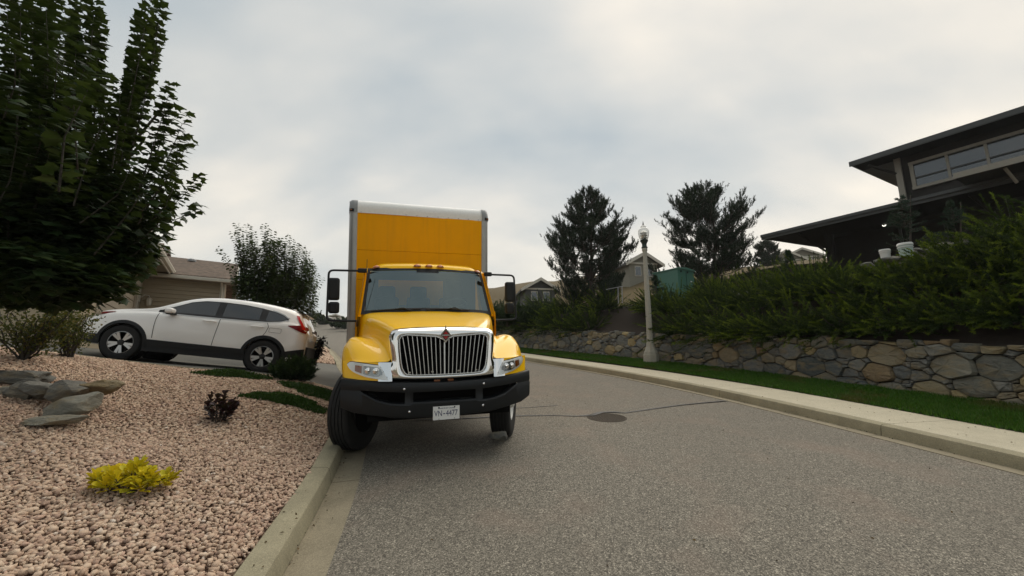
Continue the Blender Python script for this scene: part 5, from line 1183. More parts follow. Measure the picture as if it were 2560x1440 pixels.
for s, t in ((3.9, 3.2), (10.2, 2.2)):
    MB().lathe([(.07, 0), (.07, .03)], 14, Matrix.Translation(bp(A_, s, t, zl - .28 + .1 * t - .035))).build('downlight', M['downlight'], bld, wc=True)
# upper storey
B_ = Vector(at(2125, 410, 18.57)); zu = B_.z; up = empty('upper_roof', parent=bld)
slab('roof_deck', B_, 0, 13, 0, 8, zu - .10, .9, .16, M['dark_fascia'], up)
slab('fascia', B_, -.03, 13, -.05, -.01, zu - .15, 0, .24, M['dark_fascia'], up)
for k in range(6): slab('soffit_board', B_, .1, 12.8, .05 + k * .22, .25 + k * .22, zu - .15 + .025 * k, .022, .02, M['dark_soffit'], up)
wt0 = 1.15; zb_ = zl - .05
MB().box(bp(B_, 1.4 + 5.5, wt0 + 2, (zu + zb_) / 2 + .0), (11, 3.9, zu - zb_ + .1), RB).build('upper_wall', M['dark_board'], bld, wc=True)
MB().box(bp(B_, 1.42, wt0 - .0, (zu + zb_) / 2), (.22, .22, zu - zb_ + .1), RB).build('corner_trim', M['win_frame'], bld, wc=True)
MB().tube([bp(B_, 1.35, wt0 - .05, zu - .75), bp(B_, .55, .45, zu - .16)], .06, 6).build('eave_brace', M['dark_board'], bld, wc=True)
hw_ = zu - .45; lw_ = zu - 1.62
def window(s0, s1, bays):
    w = empty('window', parent=bld); y = wt0 - .02
    for z in (hw_, lw_): MB().box(bp(B_, (s0 + s1) / 2, y, z), (s1 - s0 + .16, .12, .13), RB).build('rail', M['win_frame'], w, wc=True)
    for s in (s0, s1): MB().box(bp(B_, s, y, (hw_ + lw_) / 2), (.13, .10, hw_ - lw_), RB).build('stile', M['win_frame'], w, wc=True)
    for k in range(1, bays): MB().box(bp(B_, s0 + (s1 - s0) * k / bays, y + .01, (hw_ + lw_) / 2), (.09, .08, hw_ - lw_ - .1), RB).build('mullion', M['win_frame'], w, wc=True)
    MB().box(bp(B_, (s0 + s1) / 2, y + .015, (hw_ + lw_) / 2 - .12), (s1 - s0, .06, .06), RB).build('transom', M['dark_fascia'], w, wc=True)
    for k in range(bays):
        for z0, z1 in ((lw_ + .07, (hw_ + lw_) / 2 - .15), ((hw_ + lw_) / 2 - .09, hw_ - .07)):
            a = s0 + (s1 - s0) * (k + .5) / bays; MB().box(bp(B_, a, y + .05, (z0 + z1) / 2), ((s1 - s0) / bays - .09, .02, z1 - z0), RB).build('pane', M['dark_glass'], w, wc=True)
window(1.85, 5.25, 3); window(5.85, 9.0, 3)
# porch roof stepping forward on the right
Cc = Vector(at(2385, 437, 13.4)); pr_ = empty('porch_roof', parent=bld)
slab('roof_deck', Cc, 0, 9, 0, 5, Cc.z - .12, .5, .14, M['dark_fascia'], pr_); slab('fascia', Cc, -.02, 9, -.05, -.01, Cc.z - .16, 0, .2, M['win_frame'], pr_)
MB().box(bp(Cc, 5, 3.2, Cc.z - 1.7), (7, .3, 3.3), RB).build('porch_wall', M['dark_board'], bld, wc=True)
MB().tube([bp(Cc, 1.1, .2, Cc.z - .14), bp(Cc, 1.25, .6, Cc.z - .6)], .05, 6).build('porch_brace', M['win_frame'], bld, wc=True)
MB().lathe([(.05, 0), (.05, .03)], 12, Matrix.Translation(bp(Cc, 2.3, 1.2, Cc.z - .16))).build('downlight', M['downlight'], bld, wc=True)
# upper terrace wall stones with two paint pails on it
M['pail'] = simple('white_pail', (0.62, 0.61, 0.58), 0.45); M['pail_green'] = simple('pale_green_pail', (0.42, 0.52, 0.48), 0.45)
terr = thing('upper_terrace_wall', 'low grey stone terrace edge near the pails above the junipers', 'wall', at(2300, 640, 10.8))
for k in range(9):
    V, F = rock_template(2, 60 + k, .7); c = at(2170 + k * 32, 652 - k * 7.5 + random.uniform(-3, 3), 11.0 - k * .06); V = V * np.array([.24, .2, .15]) * random.uniform(.8, 1.2)
    o = fast('terrace_stone', V + c - (0, 0, .10), F, M['rock'], terr, wc=True, smooth=True, sharp=30)
for px, py, D, h, mt, lab in ((2267, 641, 10.6, .36, 'pail_green', 'larger pale green pail with white lid on the terrace edge'), (2215, 648, 10.9, .27, 'pail', 'smaller white pail on the terrace edge left of the green pail')):
    p = thing('pail', lab, 'pail', at(px, py, D), group='pails on the terrace'); r_ = h * .42
    MB().lathe([(r_ * .86, 0), (r_, h * .80)], 24).build('bucket', M[mt], p, smooth=40)
    MB().lathe([(r_ * 1.03, h * .62), (r_ * 1.07, h * .64), (r_ * 1.07, h * .68), (r_ * 1.03, h * .70)], 24, close=True).build('band', M['pail'], p, smooth=40)
    MB().lathe([(r_ * 1.02, h * .78), (r_ * 1.09, h * .80), (r_ * 1.09, h * .92), (r_ * 1.0, h * .97), (r_ * .4, h * .99)], 24).build('lid', M['pail'], p, smooth=40)
# green utility cabinet
M['green_box'] = simple('green_cabinet', (0.05, 0.15, 0.105), 0.45, var=0.12, vscale=3)
E_ = Vector(at(1693, 668, 20)); ga = Vector((-.53, .85, 0)).normalized(); gb = Vector((.85, .53, 0)).normalized()
kiosk = thing('utility_cabinet', 'green metal utility cabinet standing among the junipers', 'utility box', (E_ - UZ * 1.5)); KB = Matrix((gb, ga, UZ)).transposed()
MB().box(E_ + gb * .64 + ga * .72 - UZ * 1.2, (1.28, 1.44, 2.25), KB).build('cabinet', M['green_box'], kiosk, wc=True, bevel=.015)
MB().prism([(-.05, -.08), (1.34, -.08), (1.34, -.02), (.64, .06), (-.05, -.02)], -.06, 1.50, lambda u, v, w: E_ + gb * u + ga * w + UZ * v).build('lid', M['green_box'], kiosk, wc=True, bevel=.01)
MB().box(E_ + gb * .25 - ga * .02 - UZ * .18, (.07, .04, .09), KB).build('hinge', M['lamp_green'], kiosk, wc=True); MB().box(E_ + gb * .75 - ga * .02 - UZ * .18, (.07, .04, .09), KB).build('hinge', M['lamp_green'], kiosk, wc=True)
MB().box(E_ + gb * 1.0 - ga * .02 - UZ * .62, (.10, .012, .06), KB).build('label_plate', M['plate'], kiosk, wc=True)
MB().box(E_ + gb * .64 - ga * .012 - UZ * .80, (.012, .012, 1.3), KB).build('door_seam', M['lamp_green'], kiosk, wc=True)
# hand rail on the bank
rail = thing('hand_rail', 'short grey metal hand rail on the bank beside the first pine', 'railing', at(1545, 765, 19.5))
pts = [(1517, 724), (1548, 718), (1560, 716)]
for px, py in ((1545, 718), (1555, 716)): MB().tube([at(px, py, 19.5), at(px + 1, py + 42, 19.5)], .022, 8).build('rail_post', M['corner'], rail, wc=True)
MB().tube([at(1515, 724, 19.6), at(1545, 718, 19.5), at(1557, 716, 19.5)], .016, 8).build('top_rail', M['corner'], rail, wc=True)
# far houses
def far_house(label, px, py, D, w, depth, wall_h, rise, wall, roof, ang, base=3.0):
    c = Vector(at(px, py, D)); h = thing('far_house', label, 'house', c - UZ * (rise + wall_h), group='houses beyond the bank'); a = Vector((math.cos(ang), math.sin(ang), 0)); b = Vector((-a.y, a.x, 0))
    f = lambda u, v, q: c + a * u + b * q + UZ * v
    MB().prism([(-w, -rise - wall_h), (w, -rise - wall_h), (w, -rise), (0, -.1), (-w, -rise)], 0, depth, f).build('wall', wall, h, wc=True)
    for s in (-1, 1):
        MB().prism([(0, -.08), (0, .10), (s * (w + .5), -rise * (w + .5) / w + .10), (s * (w + .5), -rise * (w + .5) / w - .08)], -.5, depth + .4, f).build('roof_slope', roof, h, wc=True)
        MB().prism([(0, -.22), (0, .11), (s * (w + .52), -rise * (w + .5) / w + .11), (s * (w + .52), -rise * (w + .5) / w - .2)], -.56, -.5, f).build('barge_board', M['trim'], h, wc=True)
    for wx_ in (-w * .4, w * .4):
        wi = empty('window', parent=h); MB().box(f(wx_, -rise - .9, -.03), (w * .45, .08, 1.0), Matrix((a, b, UZ)).transposed()).build('frame', M['trim'], wi, wc=True); MB().box(f(wx_, -rise - .9, -.06), (w * .38, .06, .85), Matrix((a, b, UZ)).transposed()).build('pane', M['dark_glass'], wi, wc=True)
    MB().box(f(0, -rise - .12, -.05), (2 * w, .1, .16), Matrix((a, b, UZ)).transposed()).build('band', M['trim'], h, wc=True)
    return h
M['dark_gable'] = simple('dark_grey_gable', (0.06, 0.06, 0.057), 0.8); M['cream_wall'] = simple('cream_wall', (0.21, 0.195, 0.15), 0.8); M['grey_roof'] = simple('grey_roof', (0.10, 0.095, 0.09), 0.9, var=.2)
far_house('far grey gabled house rising behind the dark hedge', 1350, 698, 44, 1.6, 9, 2.6, 0.95, M['dark_gable'], M['grey_roof'], .15)
far_house('far cream gabled house half hidden between the two pines', 1606, 634, 40, 1.5, 9, 3.2, 0.9, M['cream_wall'], M['grey_roof'], .2)
far_house('small far house with pale eaves right of the second pine', 1962, 627, 58, 2.2, 8, 1.6, 1.3, M['cream_wall'], M['grey_roof'], -.3)
far_house('pale far house glimpsed under the dark house roof', 2002, 622, 62, 2.6, 8, 1.5, 1.2, M['cream_wall'], M['grey_roof'], -.3)
far_house('distant brown roofed house at the top of the road', 838, 786, 92, 3.5, 8, 2.2, 1.2, M['siding'], M['shingle'], .5)
# things on the verge beyond the driveway
pp = thing('marker_post', 'pale green utility marker post behind the white car', 'post', at(778, 884, 14.2)); c = Vector(at(778, 884, 14.2))
MB().box(c + UZ * .35, (.16, .10, .72)).build('post_body', simple('pale_green_post', (0.20, 0.23, 0.17), .6), pp, wc=True, bevel=.01)
MB().box(c + UZ * .73, (.18, .12, .04)).build('post_cap', simple('pale_green_cap', (0.22, 0.25, 0.19), .6), pp, wc=True, bevel=.01)
fc = Vector(at(795, 803, 74)); pc = thing('far_parked_car', 'distant dark parked car at the top of the road', 'car', fc)
MB().prism([(-2.1, .25), (2.1, .25), (2.1, .8), (1.2, .9), (.7, 1.4), (-1.2, 1.4), (-1.9, .9), (-2.1, .8)], -.85, .85, lambda u, v, w: fc + Vector((u * .8, u * .6 + w, v))).build('car_body', simple('dark_paint', (.02, .022, .026), .3, coat=1), pc, wc=True, bevel=.08)
for u in (-1.3, 1.3): MB().lathe([(.33, -.1), (.33, .1)], 16, Matrix.Translation(fc + Vector((u * .8, u * .6 - .85, .33))) @ Matrix.Rotation(R(90), 4, 'X')).build('wheel', M['rubber'], pc, wc=True)
MB().prism([(-1.1, .95), (.7, .95), (.5, 1.32), (-1.0, 1.32)], -.87, -.86, lambda u, v, w: fc + Vector((u * .8, u * .6 + w, v))).build('side_window', M['dark_glass'], pc, wc=True)

# ---------------------------------------------------------------- plants
LEAF4 = (np.array([(0, 0, 0), (.36, .45, .06), (0, 1, -.06), (-.36, .45, .06)]), np.array([(0, 1, 2), (0, 2, 3)]))
SPRIG = (np.array([(0, 0, 0), (.16, .38, .02), (0, 1, 0), (-.16, .38, .02)]), np.array([(0, 1, 2), (0, 2, 3)]))
_h = [(.0, 0), (.16, -.04), (.46, -.10), (.40, .16), (.80, .36), (.42, .46), (.33, .62)]
_o = _h + [(0, 1.02)] + [(-x, y) for x, y in reversed(_h[1:])]
MAPLE = (np.array([(0, .34, .03)] + [(x, y, -.16 * abs(x) - .06 * y * y) for x, y in _o]), np.array([(0, i + 1, (i + 1) % len(_o) + 1) for i in range(len(_o))]))
def polyline(p0, p1, n, sag=(0, 0, 0)):
    t = np.linspace(0, 1, n)[:, None]; return np.asarray(p0) * (1 - t) + np.asarray(p1) * t + np.asarray(sag) * (4 * t * (1 - t))
def stick(mb, pts, r0, r1, n=6): mb.tube(pts, list(np.linspace(r0, r1, len(pts))), n)
def leaves_on(shoot, spacing, size, droop=.25):
    "opposite leaf pairs along a shoot"
    seg = np.linalg.norm(np.diff(shoot, axis=0), axis=1); s = np.concatenate([[0], np.cumsum(seg)]); n = max(3, int(s[-1] / spacing)); P = []; D = []
    for k in range(n):
        q = s[-1] * (k + .5) / n; p = np.array([np.interp(q, s, shoot[:, i]) for i in range(3)]); i = min(len(shoot) - 2, np.searchsorted(s, q) - 1 if q > 0 else 0); t = shoot[i + 1] - shoot[i]; t /= np.linalg.norm(t)
        a = np.cross(t, (0, 0, 1) if abs(t[2]) < .95 else (1, 0, 0)); a /= np.linalg.norm(a); b = np.cross(t, a); ph = (k % 2) * math.pi / 2 + rng.normal(0, .35)
        for sg in (1, -1):
            o = sg * (a * math.cos(ph) + b * math.sin(ph)); pet = o * .5 + t * .35; P.append(p + pet * size * .45); d = o + t * .25 - np.array([0, 0, droop]) + rng.normal(0, .18, 3); D.append(d)
    return P, D
def maple(name, label, base, limbs, shoots, fills, size, spacing, mat, template, sr=.012, shoot_k=.72):
    t = thing(name, label, 'tree', base); mb = MB(); 
    for pts, r0, r1 in limbs: stick(mb, pts, r0, r1, 8)
    tr = mb.build('trunk', M['grey_bark'], t, wc=True, smooth=60)
    P = []; D = []; tw = MB()
    for sh in shoots:
        p, d = leaves_on(sh, spacing, size); P += p; D += d; tw.tube(sh[::2] if len(sh) > 4 else sh, list(np.linspace(sr, sr * .3, len(sh[::2] if len(sh) > 4 else sh))), 5)
    tag(tw.build('twigs', M['grey_bark'], t, wc=True), kind='stuff')
    P = np.array(P); D = np.array(D); ns = len(P)
    for c, r, n in fills:
        u = rng.normal(size=(n, 3)); u /= np.linalg.norm(u, axis=1, keepdims=True); rad = rng.random(n) ** .45; q = np.asarray(c) + u * rad[:, None] * np.asarray(r)
        P = np.concatenate([P, q]); dd_ = u * .7 + rng.normal(0, .5, (n, 3)); dd_[:, 2] = dd_[:, 2] * .3 - .22; D = np.concatenate([D, dd_])
    V, F = inst(*template, P, frames(D, rng.normal(0, .22, len(D))), size * rng.uniform(.6, 1.25, len(P)) * np.where(np.arange(len(P)) < ns, shoot_k, 1.0))
    fast('crown', V, F, mat, t, wc=True, smooth=False); return t
def near_maple():
    base = np.array([-6.35, 5.0, float(HL(np.array(-6.35), np.array(5.0))) - .05]); D0 = 4.4
    sh = []
    spec = [((300, 430), (352, 40)), ((322, 400), (402, 4)), ((300, 330), (378, -30)), ((345, 480), (430, 205)), ((350, 520), (466, 275)), ((345, 560), (462, 330)), ((320, 600), (506, 440)), ((370, 560), (428, 420)), ((320, 620), (420, 530)),
            ((300, 660), (385, 590)), ((280, 330), (335, 120)), ((150, 330), (240, 40)), ((190, 330), (236, -20)), ((130, 300), (205, -50)), ((90, 320), (140, -70)), ((60, 300), (80, -70)), ((20, 320), (20, -80)), ((230, 360), (245, 90)), ((160, 380), (180, 30)), ((110, 350), (110, -40)), ((40, 350), (50, -30)), ((280, 420), (300, 200)), ((250, 400), (262, 180))]
    for (a, b) in spec:
        for k in range(2):
            D = D0 + rng.normal(0, .25); j = rng.normal(0, 12, 4) * (k > 0); sh.append(polyline(at(a[0] + j[0], a[1] + j[1], D), at(b[0] + j[2], b[1] + j[3] + (k > 0) * 60, D + rng.normal(0, .15)), 8, (rng.normal(.04, .03), 0, 0)))
    for k in range(190):
        px = rng.uniform(-330, 235); py = rng.uniform(380 if px > 150 else 230, 600); D = D0 + rng.normal(0, .6)
        p0 = at(px, py + 60, D); sh.append(polyline(p0, p0 + np.array([rng.normal(.12, .15) + max(0, (px - 100) / 900), rng.normal(-.05, .2), rng.uniform(.55, 1.15)]), 6, (rng.normal(0, .04), rng.normal(0, .04), 0)))
    limbs = [(polyline(base, base + (0.05, -.03, 1.3), 5), .085, .07)]
    for k in range(11):
        a = k * .62; tip = np.array([-5.55 + 1.25 * math.cos(a), 4.5 + .8 * math.sin(a), 4.2 + .8 * math.sin(k * 1.7)]); limbs.append((polyline(base + (0.05, -.03, 1.15 + .08 * (k % 4)), tip, 7, (0, 0, -.12)), .045, .012))
    c = lambda px, py, D: at(px, py, D)
    fills = [(c(60, 560, 4.4), (1.35, 1.1, .85), 4200), (c(215, 590, 4.3), (.55, .7, .50), 1800), (c(0, 420, 4.6), (1.0, 1.0, .6), 600), (c(-230, 480, 4.4), (1.1, 1.1, 1.2), 1500), (c(285, 500, 4.4), (.28, .5, .45), 380), (c(70, 690, 3.9), (.75, .8, .30), 1500), (c(225, 690, 4.2), (.28, .4, .20), 260)]
    return maple('maple_tree', 'large dark leafy maple with upright shoots filling the left edge', base, limbs, sh, fills, .098, .046, M['maple'], MAPLE, .008, .88)
near_maple()
def far_maple():
    D0 = 14.6; b0 = at(690, 800, D0); base = np.array([b0[0], b0[1], float(HL(np.array(b0[0]), np.array(b0[1])))]); sh = []
    tips = [(592, 558), (601, 566), (620, 560), (636, 578), (660, 560), (668, 567), (683, 578), (707, 602), (720, 587), (731, 597), (741, 607), (761, 630), (770, 628), (788, 668), (786, 708), (788, 738)]
    for i, (px, py) in enumerate(tips):
        for k in range(3):
            D = D0 + rng.normal(0, .4); lean = (px - 675) * .10; sh.append(polyline(at(px - lean * 1.4 + rng.normal(0, 5) * k, py + 110, D), at(px + rng.normal(0, 5) * k, py + 22 * k, D), 6))
    for k in range(250):
        px = rng.uniform(590, 774); e = 1 - ((px - 672) / 118) ** 2; py = rng.uniform(600 + 90 * (1 - e), 740); D = D0 + rng.normal(0, .55); p0 = at(px, py + 40, D); sh.append(polyline(p0, p0 + np.array([(px - 672) / 900 + rng.normal(0, .08), rng.normal(0, .12), rng.uniform(.5, 1.0)]), 5))
    sh.append(polyline(at(575, 660, 13.6), at(545, 620, 13.6), 5)); sh.append(polyline(at(590, 690, 14), at(566, 655, 14), 5))
    limbs = [(polyline(base, base + (0, 0, 1.1), 4), .07, .06)] + [(polyline(base + (0, 0, 1.0), at(600 + 22 * k, 690, D0 + .3 * math.sin(k * 2)), 5), .035, .012) for k in range(7)]
    fills = [(at(682, 712, D0), (1.22, 1.1, .55), 3600), (at(692, 760, D0), (1.20, 1.2, .6), 3200)]
    return maple('maple_tree', 'mid-sized maple with thin upright shoots behind the white car', base, limbs, sh, fills, .135, .045, M['maple_far'], LEAF4, .008, .86)
far_maple()
def pine(label, px, top_py, base_py, D, width_px, lean=0, sparse=1.0, seed=1, bz=None):
    r = np.random.default_rng(seed); top = at(px, top_py, D); base = at(px, base_py, D); H = top[2] - base[2]; W = width_px / 2 * D / FPX
    t = thing('pine_tree', label, 'tree', base); mb = MB(); stick(mb, polyline(base, top - (0, 0, .25), 9, (lean, 0, 0)), .13, .03, 8); mb.build('trunk', M['bark'], t, wc=True, smooth=60)
    br = MB(); P = []; Dr = []
    nb = int(120 * sparse)
    for k in range(nb):
        u = (k + r.random()) / nb; h = .10 + .88 * u; prof = (1 - h) ** .55 * (0.86 + .20 * math.sin(9 * h + seed)) + .10; L = W * prof * r.uniform(.75, 1.15); a = r.random() * 6.283
        p0 = base + np.array([lean * 4 * h * (1 - h), 0, H * h]); up = .28 + .5 * h; d = np.array([math.cos(a), math.sin(a), up * .55]); p1 = p0 + d * L; pts = polyline(p0, p1, 6, (0, 0, -.10 * L)); pts[-1][2] += .12 * L
        stick(br, pts, .028, .008, 5)
        for j in range(int(5 + 12 * L)):
            s = r.uniform(.40, 1.0); q = np.array([np.interp(s, np.linspace(0, 1, 6), pts[:, i]) for i in range(3)]); side = r.normal(size=3); side[2] = abs(side[2]) * .5; ln = (.16 + .30 * (1 - s) + .12 * L) * r.uniform(.6, 1.2); e = q + (d / np.linalg.norm(d) * .5 + side * .55) * ln * .7
            br.tube([q, e], [.010, .006], 4, False)
            for m in range(3): P.append(q + (e - q) * (.45 + .3 * m) + (0, 0, .05 * m)); Dr.append((e - q) / np.linalg.norm(e - q) * .45 + np.array([0, 0, .85]) + r.normal(0, .16, 3))
        P.append(pts[-1]); Dr.append(d + np.array([0, 0, .9]))
    for k in range(8): P.append(top - (r.normal(0, .06), r.normal(0, .06), .06 * k)); Dr.append((r.normal(0, .3), r.normal(0, .3), 1))
    br.build('branches', M['bark'], t, wc=True)
    P = np.array(P); Dr = np.array(Dr); Dr /= np.linalg.norm(Dr, axis=1, keepdims=True); nn = 26; n = len(P)      # brushes of needles
    along = r.random((n, nn)) * .24; ang = r.random((n, nn)) * 6.283; X3 = frames(Dr); out = np.cos(ang)[..., None] * X3[:, None, :, 0] + np.sin(ang)[..., None] * X3[:, None, :, 2]
    pos = P[:, None] + Dr[:, None] * along[..., None]; dirs = out * .62 + Dr[:, None] * .75
    V, F = inst(np.array([(-.5, 0, 0), (.5, 0, 0), (0, 1, 0)]) * (1, 1, 1), np.array([(0, 1, 2)]), pos.reshape(-1, 3), frames(dirs.reshape(-1, 3), r.random(n * nn) * 3), np.tile((.020, .115, 1), (n * nn, 1)) * r.uniform(.7, 1.2, (n * nn, 1)))
    fast('crown', V, F, M['pine'], t, wc=True); return t
pine('tall dense dark pine just left of the street lamp', 1478, 488, 800, 24.0, 240, seed=3, sparse=1.2)
pine('open pine with spreading branches right of the street lamp', 1775, 484, 750, 23.0, 285, lean=.25, seed=8, sparse=.9)
def spray(name, label, c, rx, ry, h, n, mat, cat='shrub', bias=(-.25, -.15, 0), group=None, ln=.75, sp=(.034, .19), upright=.45, per=56, seed=None, low=.08):
    "feathery evergreen: plumes of small sprigs thrown out from the middle"
    r = np.random.default_rng(seed if seed is not None else int(abs(c[0] * 91 + c[1] * 37)) % 9999); c = np.asarray(c, float)
    t = thing(name, label, cat, c, group=group); u = r.normal(size=(n, 3)); u[:, 2] = np.abs(u[:, 2]) * .75 - low; u /= np.linalg.norm(u, axis=1, keepdims=True)
    p0 = c + u * np.array([rx, ry, h * .75]) * r.uniform(.12, .55, (n, 1)); L = ln * r.uniform(.6, 1.2, n) * (rx + h) * .5
    d = u * .9 + np.array(bias) + np.array([0, 0, upright]) + r.normal(0, .2, (n, 3)); d /= np.linalg.norm(d, axis=1, keepdims=True)
    s = r.random((n, per)) ** .8; bend = np.array([0, 0, -.22]) * r.uniform(-.4, 1.2, (n, 1))
    pos = p0[:, None] + d[:, None] * (L[:, None] * s)[..., None] + bend[:, None] * (s ** 2 * L[:, None])[..., None]
    perp = r.normal(size=(n, per, 3)); dirs = d[:, None] * .9 + perp * .38
    scl = np.stack([np.full(n * per, sp[0]), np.full(n * per, sp[1]), np.full(n * per, sp[1])], 1) * np.stack([np.ones(n * per) * 3.1] + [np.ones(n * per)] * 2, 1) * (r.uniform(.6, 1.2, (n * per, 1))) * (1.15 - .5 * s.reshape(-1, 1))
    V, F = inst(*SPRIG, pos.reshape(-1, 3), frames(dirs.reshape(-1, 3), r.random(n * per) * 6.28), scl)
    hi = r.random(n)[:, None] ** 1.5 * s ** 2.0; tint = np.repeat(np.clip(hi * 1.15, 0, 1).reshape(-1), 4)
    fast('foliage', V, F, mat, t, wc=True, uvcol=tint)
    mb = MB()
    for k in range(0, n, max(1, n // 14)): mb.tube([c - (0, 0, .1), p0[k] * .6 + c * .4, p0[k], p0[k] + d[k] * L[k] * .5], [.03, .022, .015, .006], 5)
    mb.build('stems', M['bark'], t, wc=True); return t
JUN = [  # y along wall, d behind it, radius, height, label
 (26.0, .6, 1.5, 1.5, 'dark juniper at the far end of the stone wall'), (23.8, .6, 1.5, 1.5, 'juniper next along from the far end of the wall'), (21.8, .6, 1.5, 1.5, 'yellow-green tipped juniper below the first pine'), (20.0, .7, 1.35, 1.3, 'low juniper left of the bare soil patch above the wall'),
 (17.6, 2.2, 1.2, .9, 'small juniper behind the bare soil by the hand rail'), (15.2, .55, 1.3, 1.4, 'juniper directly right of the street lamp above the wall'), (13.9, .5, 1.3, 1.3, 'second juniper to the right of the street lamp'), (12.6, .5, 1.25, 1.25, 'juniper overhanging the middle of the stone wall'),
 (11.5, .55, 1.2, 1.15, 'juniper above the ochre stones of the wall'), (10.4, .7, 1.15, 1.1, 'juniper set back behind the dark soil strip'), (9.4, .75, 1.1, 1.0, 'dark juniper low on the bank below the pails'), (8.5, .9, 1.1, 1.0, 'juniper below the upper terrace at right'), (7.6, 1.0, 1.1, 1.0, 'dark juniper low on the bank above the big round stone'), (5.9, .65, .95, .8, 'bright-tipped juniper spilling over the right end of the wall'), (6.7, 1.4, 1.1, 1.0, 'dark juniper behind the bright-tipped one at right'),
 (9.1, 1.55, 1.1, .9, 'middle-row juniper under the flat one by the pails'), (8.1, 1.7, 1.15, 1.0, 'middle-row juniper right of centre on the steep bank'), (7.2, 1.8, 1.2, 1.1, 'middle-row juniper at the right edge of the steep bank'), (10.1, 1.45, 1.1, .8, 'middle-row juniper below the smaller pail'),
 (24.8, 2.2, 1.5, 1.4, 'second-row juniper at the far end'), (22.6, 2.2, 1.5, 1.3, 'second-row juniper in front of the first pine trunk'), (20.4, 2.4, 1.4, 1.1, 'second-row juniper right of the first pine trunk'), (16.6, 1.9, 1.4, 1.2, 'juniper just behind the lamp shaft'), (15.0, 2.0, 1.4, 1.2, 'spreading juniper in front of the green cabinet'), (13.5, 2.0, 1.4, 1.2, 'broad juniper right of the green cabinet'), (12.1, 1.9, 1.35, 1.15, 'yellow-tipped juniper beneath the dark house eave'), (10.9, 1.8, 1.2, .8, 'juniper left of the smaller pail'), (9.8, 2.0, 1.0, .35, 'flat juniper just below the two pails'), (8.7, 2.1, 1.15, 1.0, 'juniper right of the larger pail'), (7.9, 2.5, 1.25, 1.4, 'tall juniper on the terrace right of the pails'),
 (7.0, 2.6, 1.35, 1.8, 'tallest juniper at the right edge below the porch roof'), (15.8, 3.5, 1.4, 1.0, 'upper juniper beside the green cabinet'), (14.1, 3.5, 1.4, 1.1, 'upper juniper under the left corner of the dark house'), (12.6, 3.4, 1.35, 1.1, 'upper juniper below the dark house post')]
for (y, d, rr, h, lab) in JUN:
    q = bank_pt(y, d); lo = .30 if d < 1.5 else .12
    spray('juniper', lab, (q[0], q[1], q[2] - (.05 if d < 1.5 else 0)), rr, rr * .9, h, int(165 * (rr / 1.3)), M['juniper'], group='junipers on the bank', sp=(.018, .095), per=160, ln=.85, low=lo, upright=.18 if d < 1.5 else .28, bias=(-.4, -.2, 0))
for k, (px, py, D, h) in enumerate(((1232, 812, 23, 2.3), (1268, 812, 24, 2.4), (1300, 812, 23.5, 2.5), (1334, 812, 24, 2.3), (1362, 810, 25, 2.1), (1250, 812, 26, 2.6), (1318, 812, 26.5, 2.6))):
    lab = ['leftmost dark upright bush of the hedge beside the truck box', 'second upright bush of the hedge behind the truck mirror', 'third upright bush of the hedge behind the truck mirror', 'fourth upright bush of the hedge with a pointed top', 'rightmost upright bush of the hedge below the far gable', 'taller rear bush of the hedge nearest the truck', 'taller rear bush of the hedge below the far gable'][k]
    spray('upright_bush', lab, at(px, py, D), .62, .6, h, 150, M['hedge'], bias=(0, 0, .5), upright=1.0, ln=.40, sp=(.026, .16), per=90, group='dark upright hedge bushes', seed=50 + k)
def spruce(label, px, top, bot, D, w, seed):
    r = np.random.default_rng(seed); a = at(px, top, D); b = at(px, bot, D); H = a[2] - b[2]; t = thing('young_spruce', label, 'tree', b, group='young conifers on the terrace'); mb = MB(); stick(mb, [b, a], .04, .01, 6); P = []; Dr = []
    for k in range(60):
        h = r.random() ** .8; an = r.random() * 6.28; L = w * (1.02 - h); p0 = b + (0, 0, H * h); d = np.array([math.cos(an), math.sin(an), .25]); mb.tube([p0, p0 + d * L], [.012, .004], 4, False)
        for s in np.linspace(.15, 1, 9): P.append(p0 + d * L * s); Dr.append(d + r.normal(0, .5, 3)); P.append(p0 + d * L * s); Dr.append(d + r.normal(0, .5, 3))
    for k in range(10): P.append(a - (0, 0, .05 * k)); Dr.append(r.normal(0, .4, 3) + (0, 0, .8))
    mb.build('trunk', M['bark'], t, wc=True); P = np.array(P); V, F = inst(*SPRIG, np.repeat(P, 3, 0), frames(np.repeat(np.array(Dr), 3, 0) + r.normal(0, .3, (len(P) * 3, 3)), r.random(len(P) * 3) * 6), np.tile((.04, .10, .1), (len(P) * 3, 1)))
    fast('crown', V, F, M['spruce'], t, wc=True); return t
spruce('blue-green young spruce in front of the upper storey corner', 2276, 488, 640, 12.5, .85, 5)
spruce('small dark conifer below the long house window', 2402, 505, 640, 12.0, .7, 6)
spruce('tiny dark conifer poking up left of the green cabinet', 1640, 690, 735, 18.0, .4, 9)
spruce('tiny dark conifer poking up below the dark house corner', 1977, 628, 690, 15.0, .35, 12)
pine('far round-topped pine behind the left corner of the dark house', 1922, 608, 680, 42, 70, seed=21, sparse=.6)

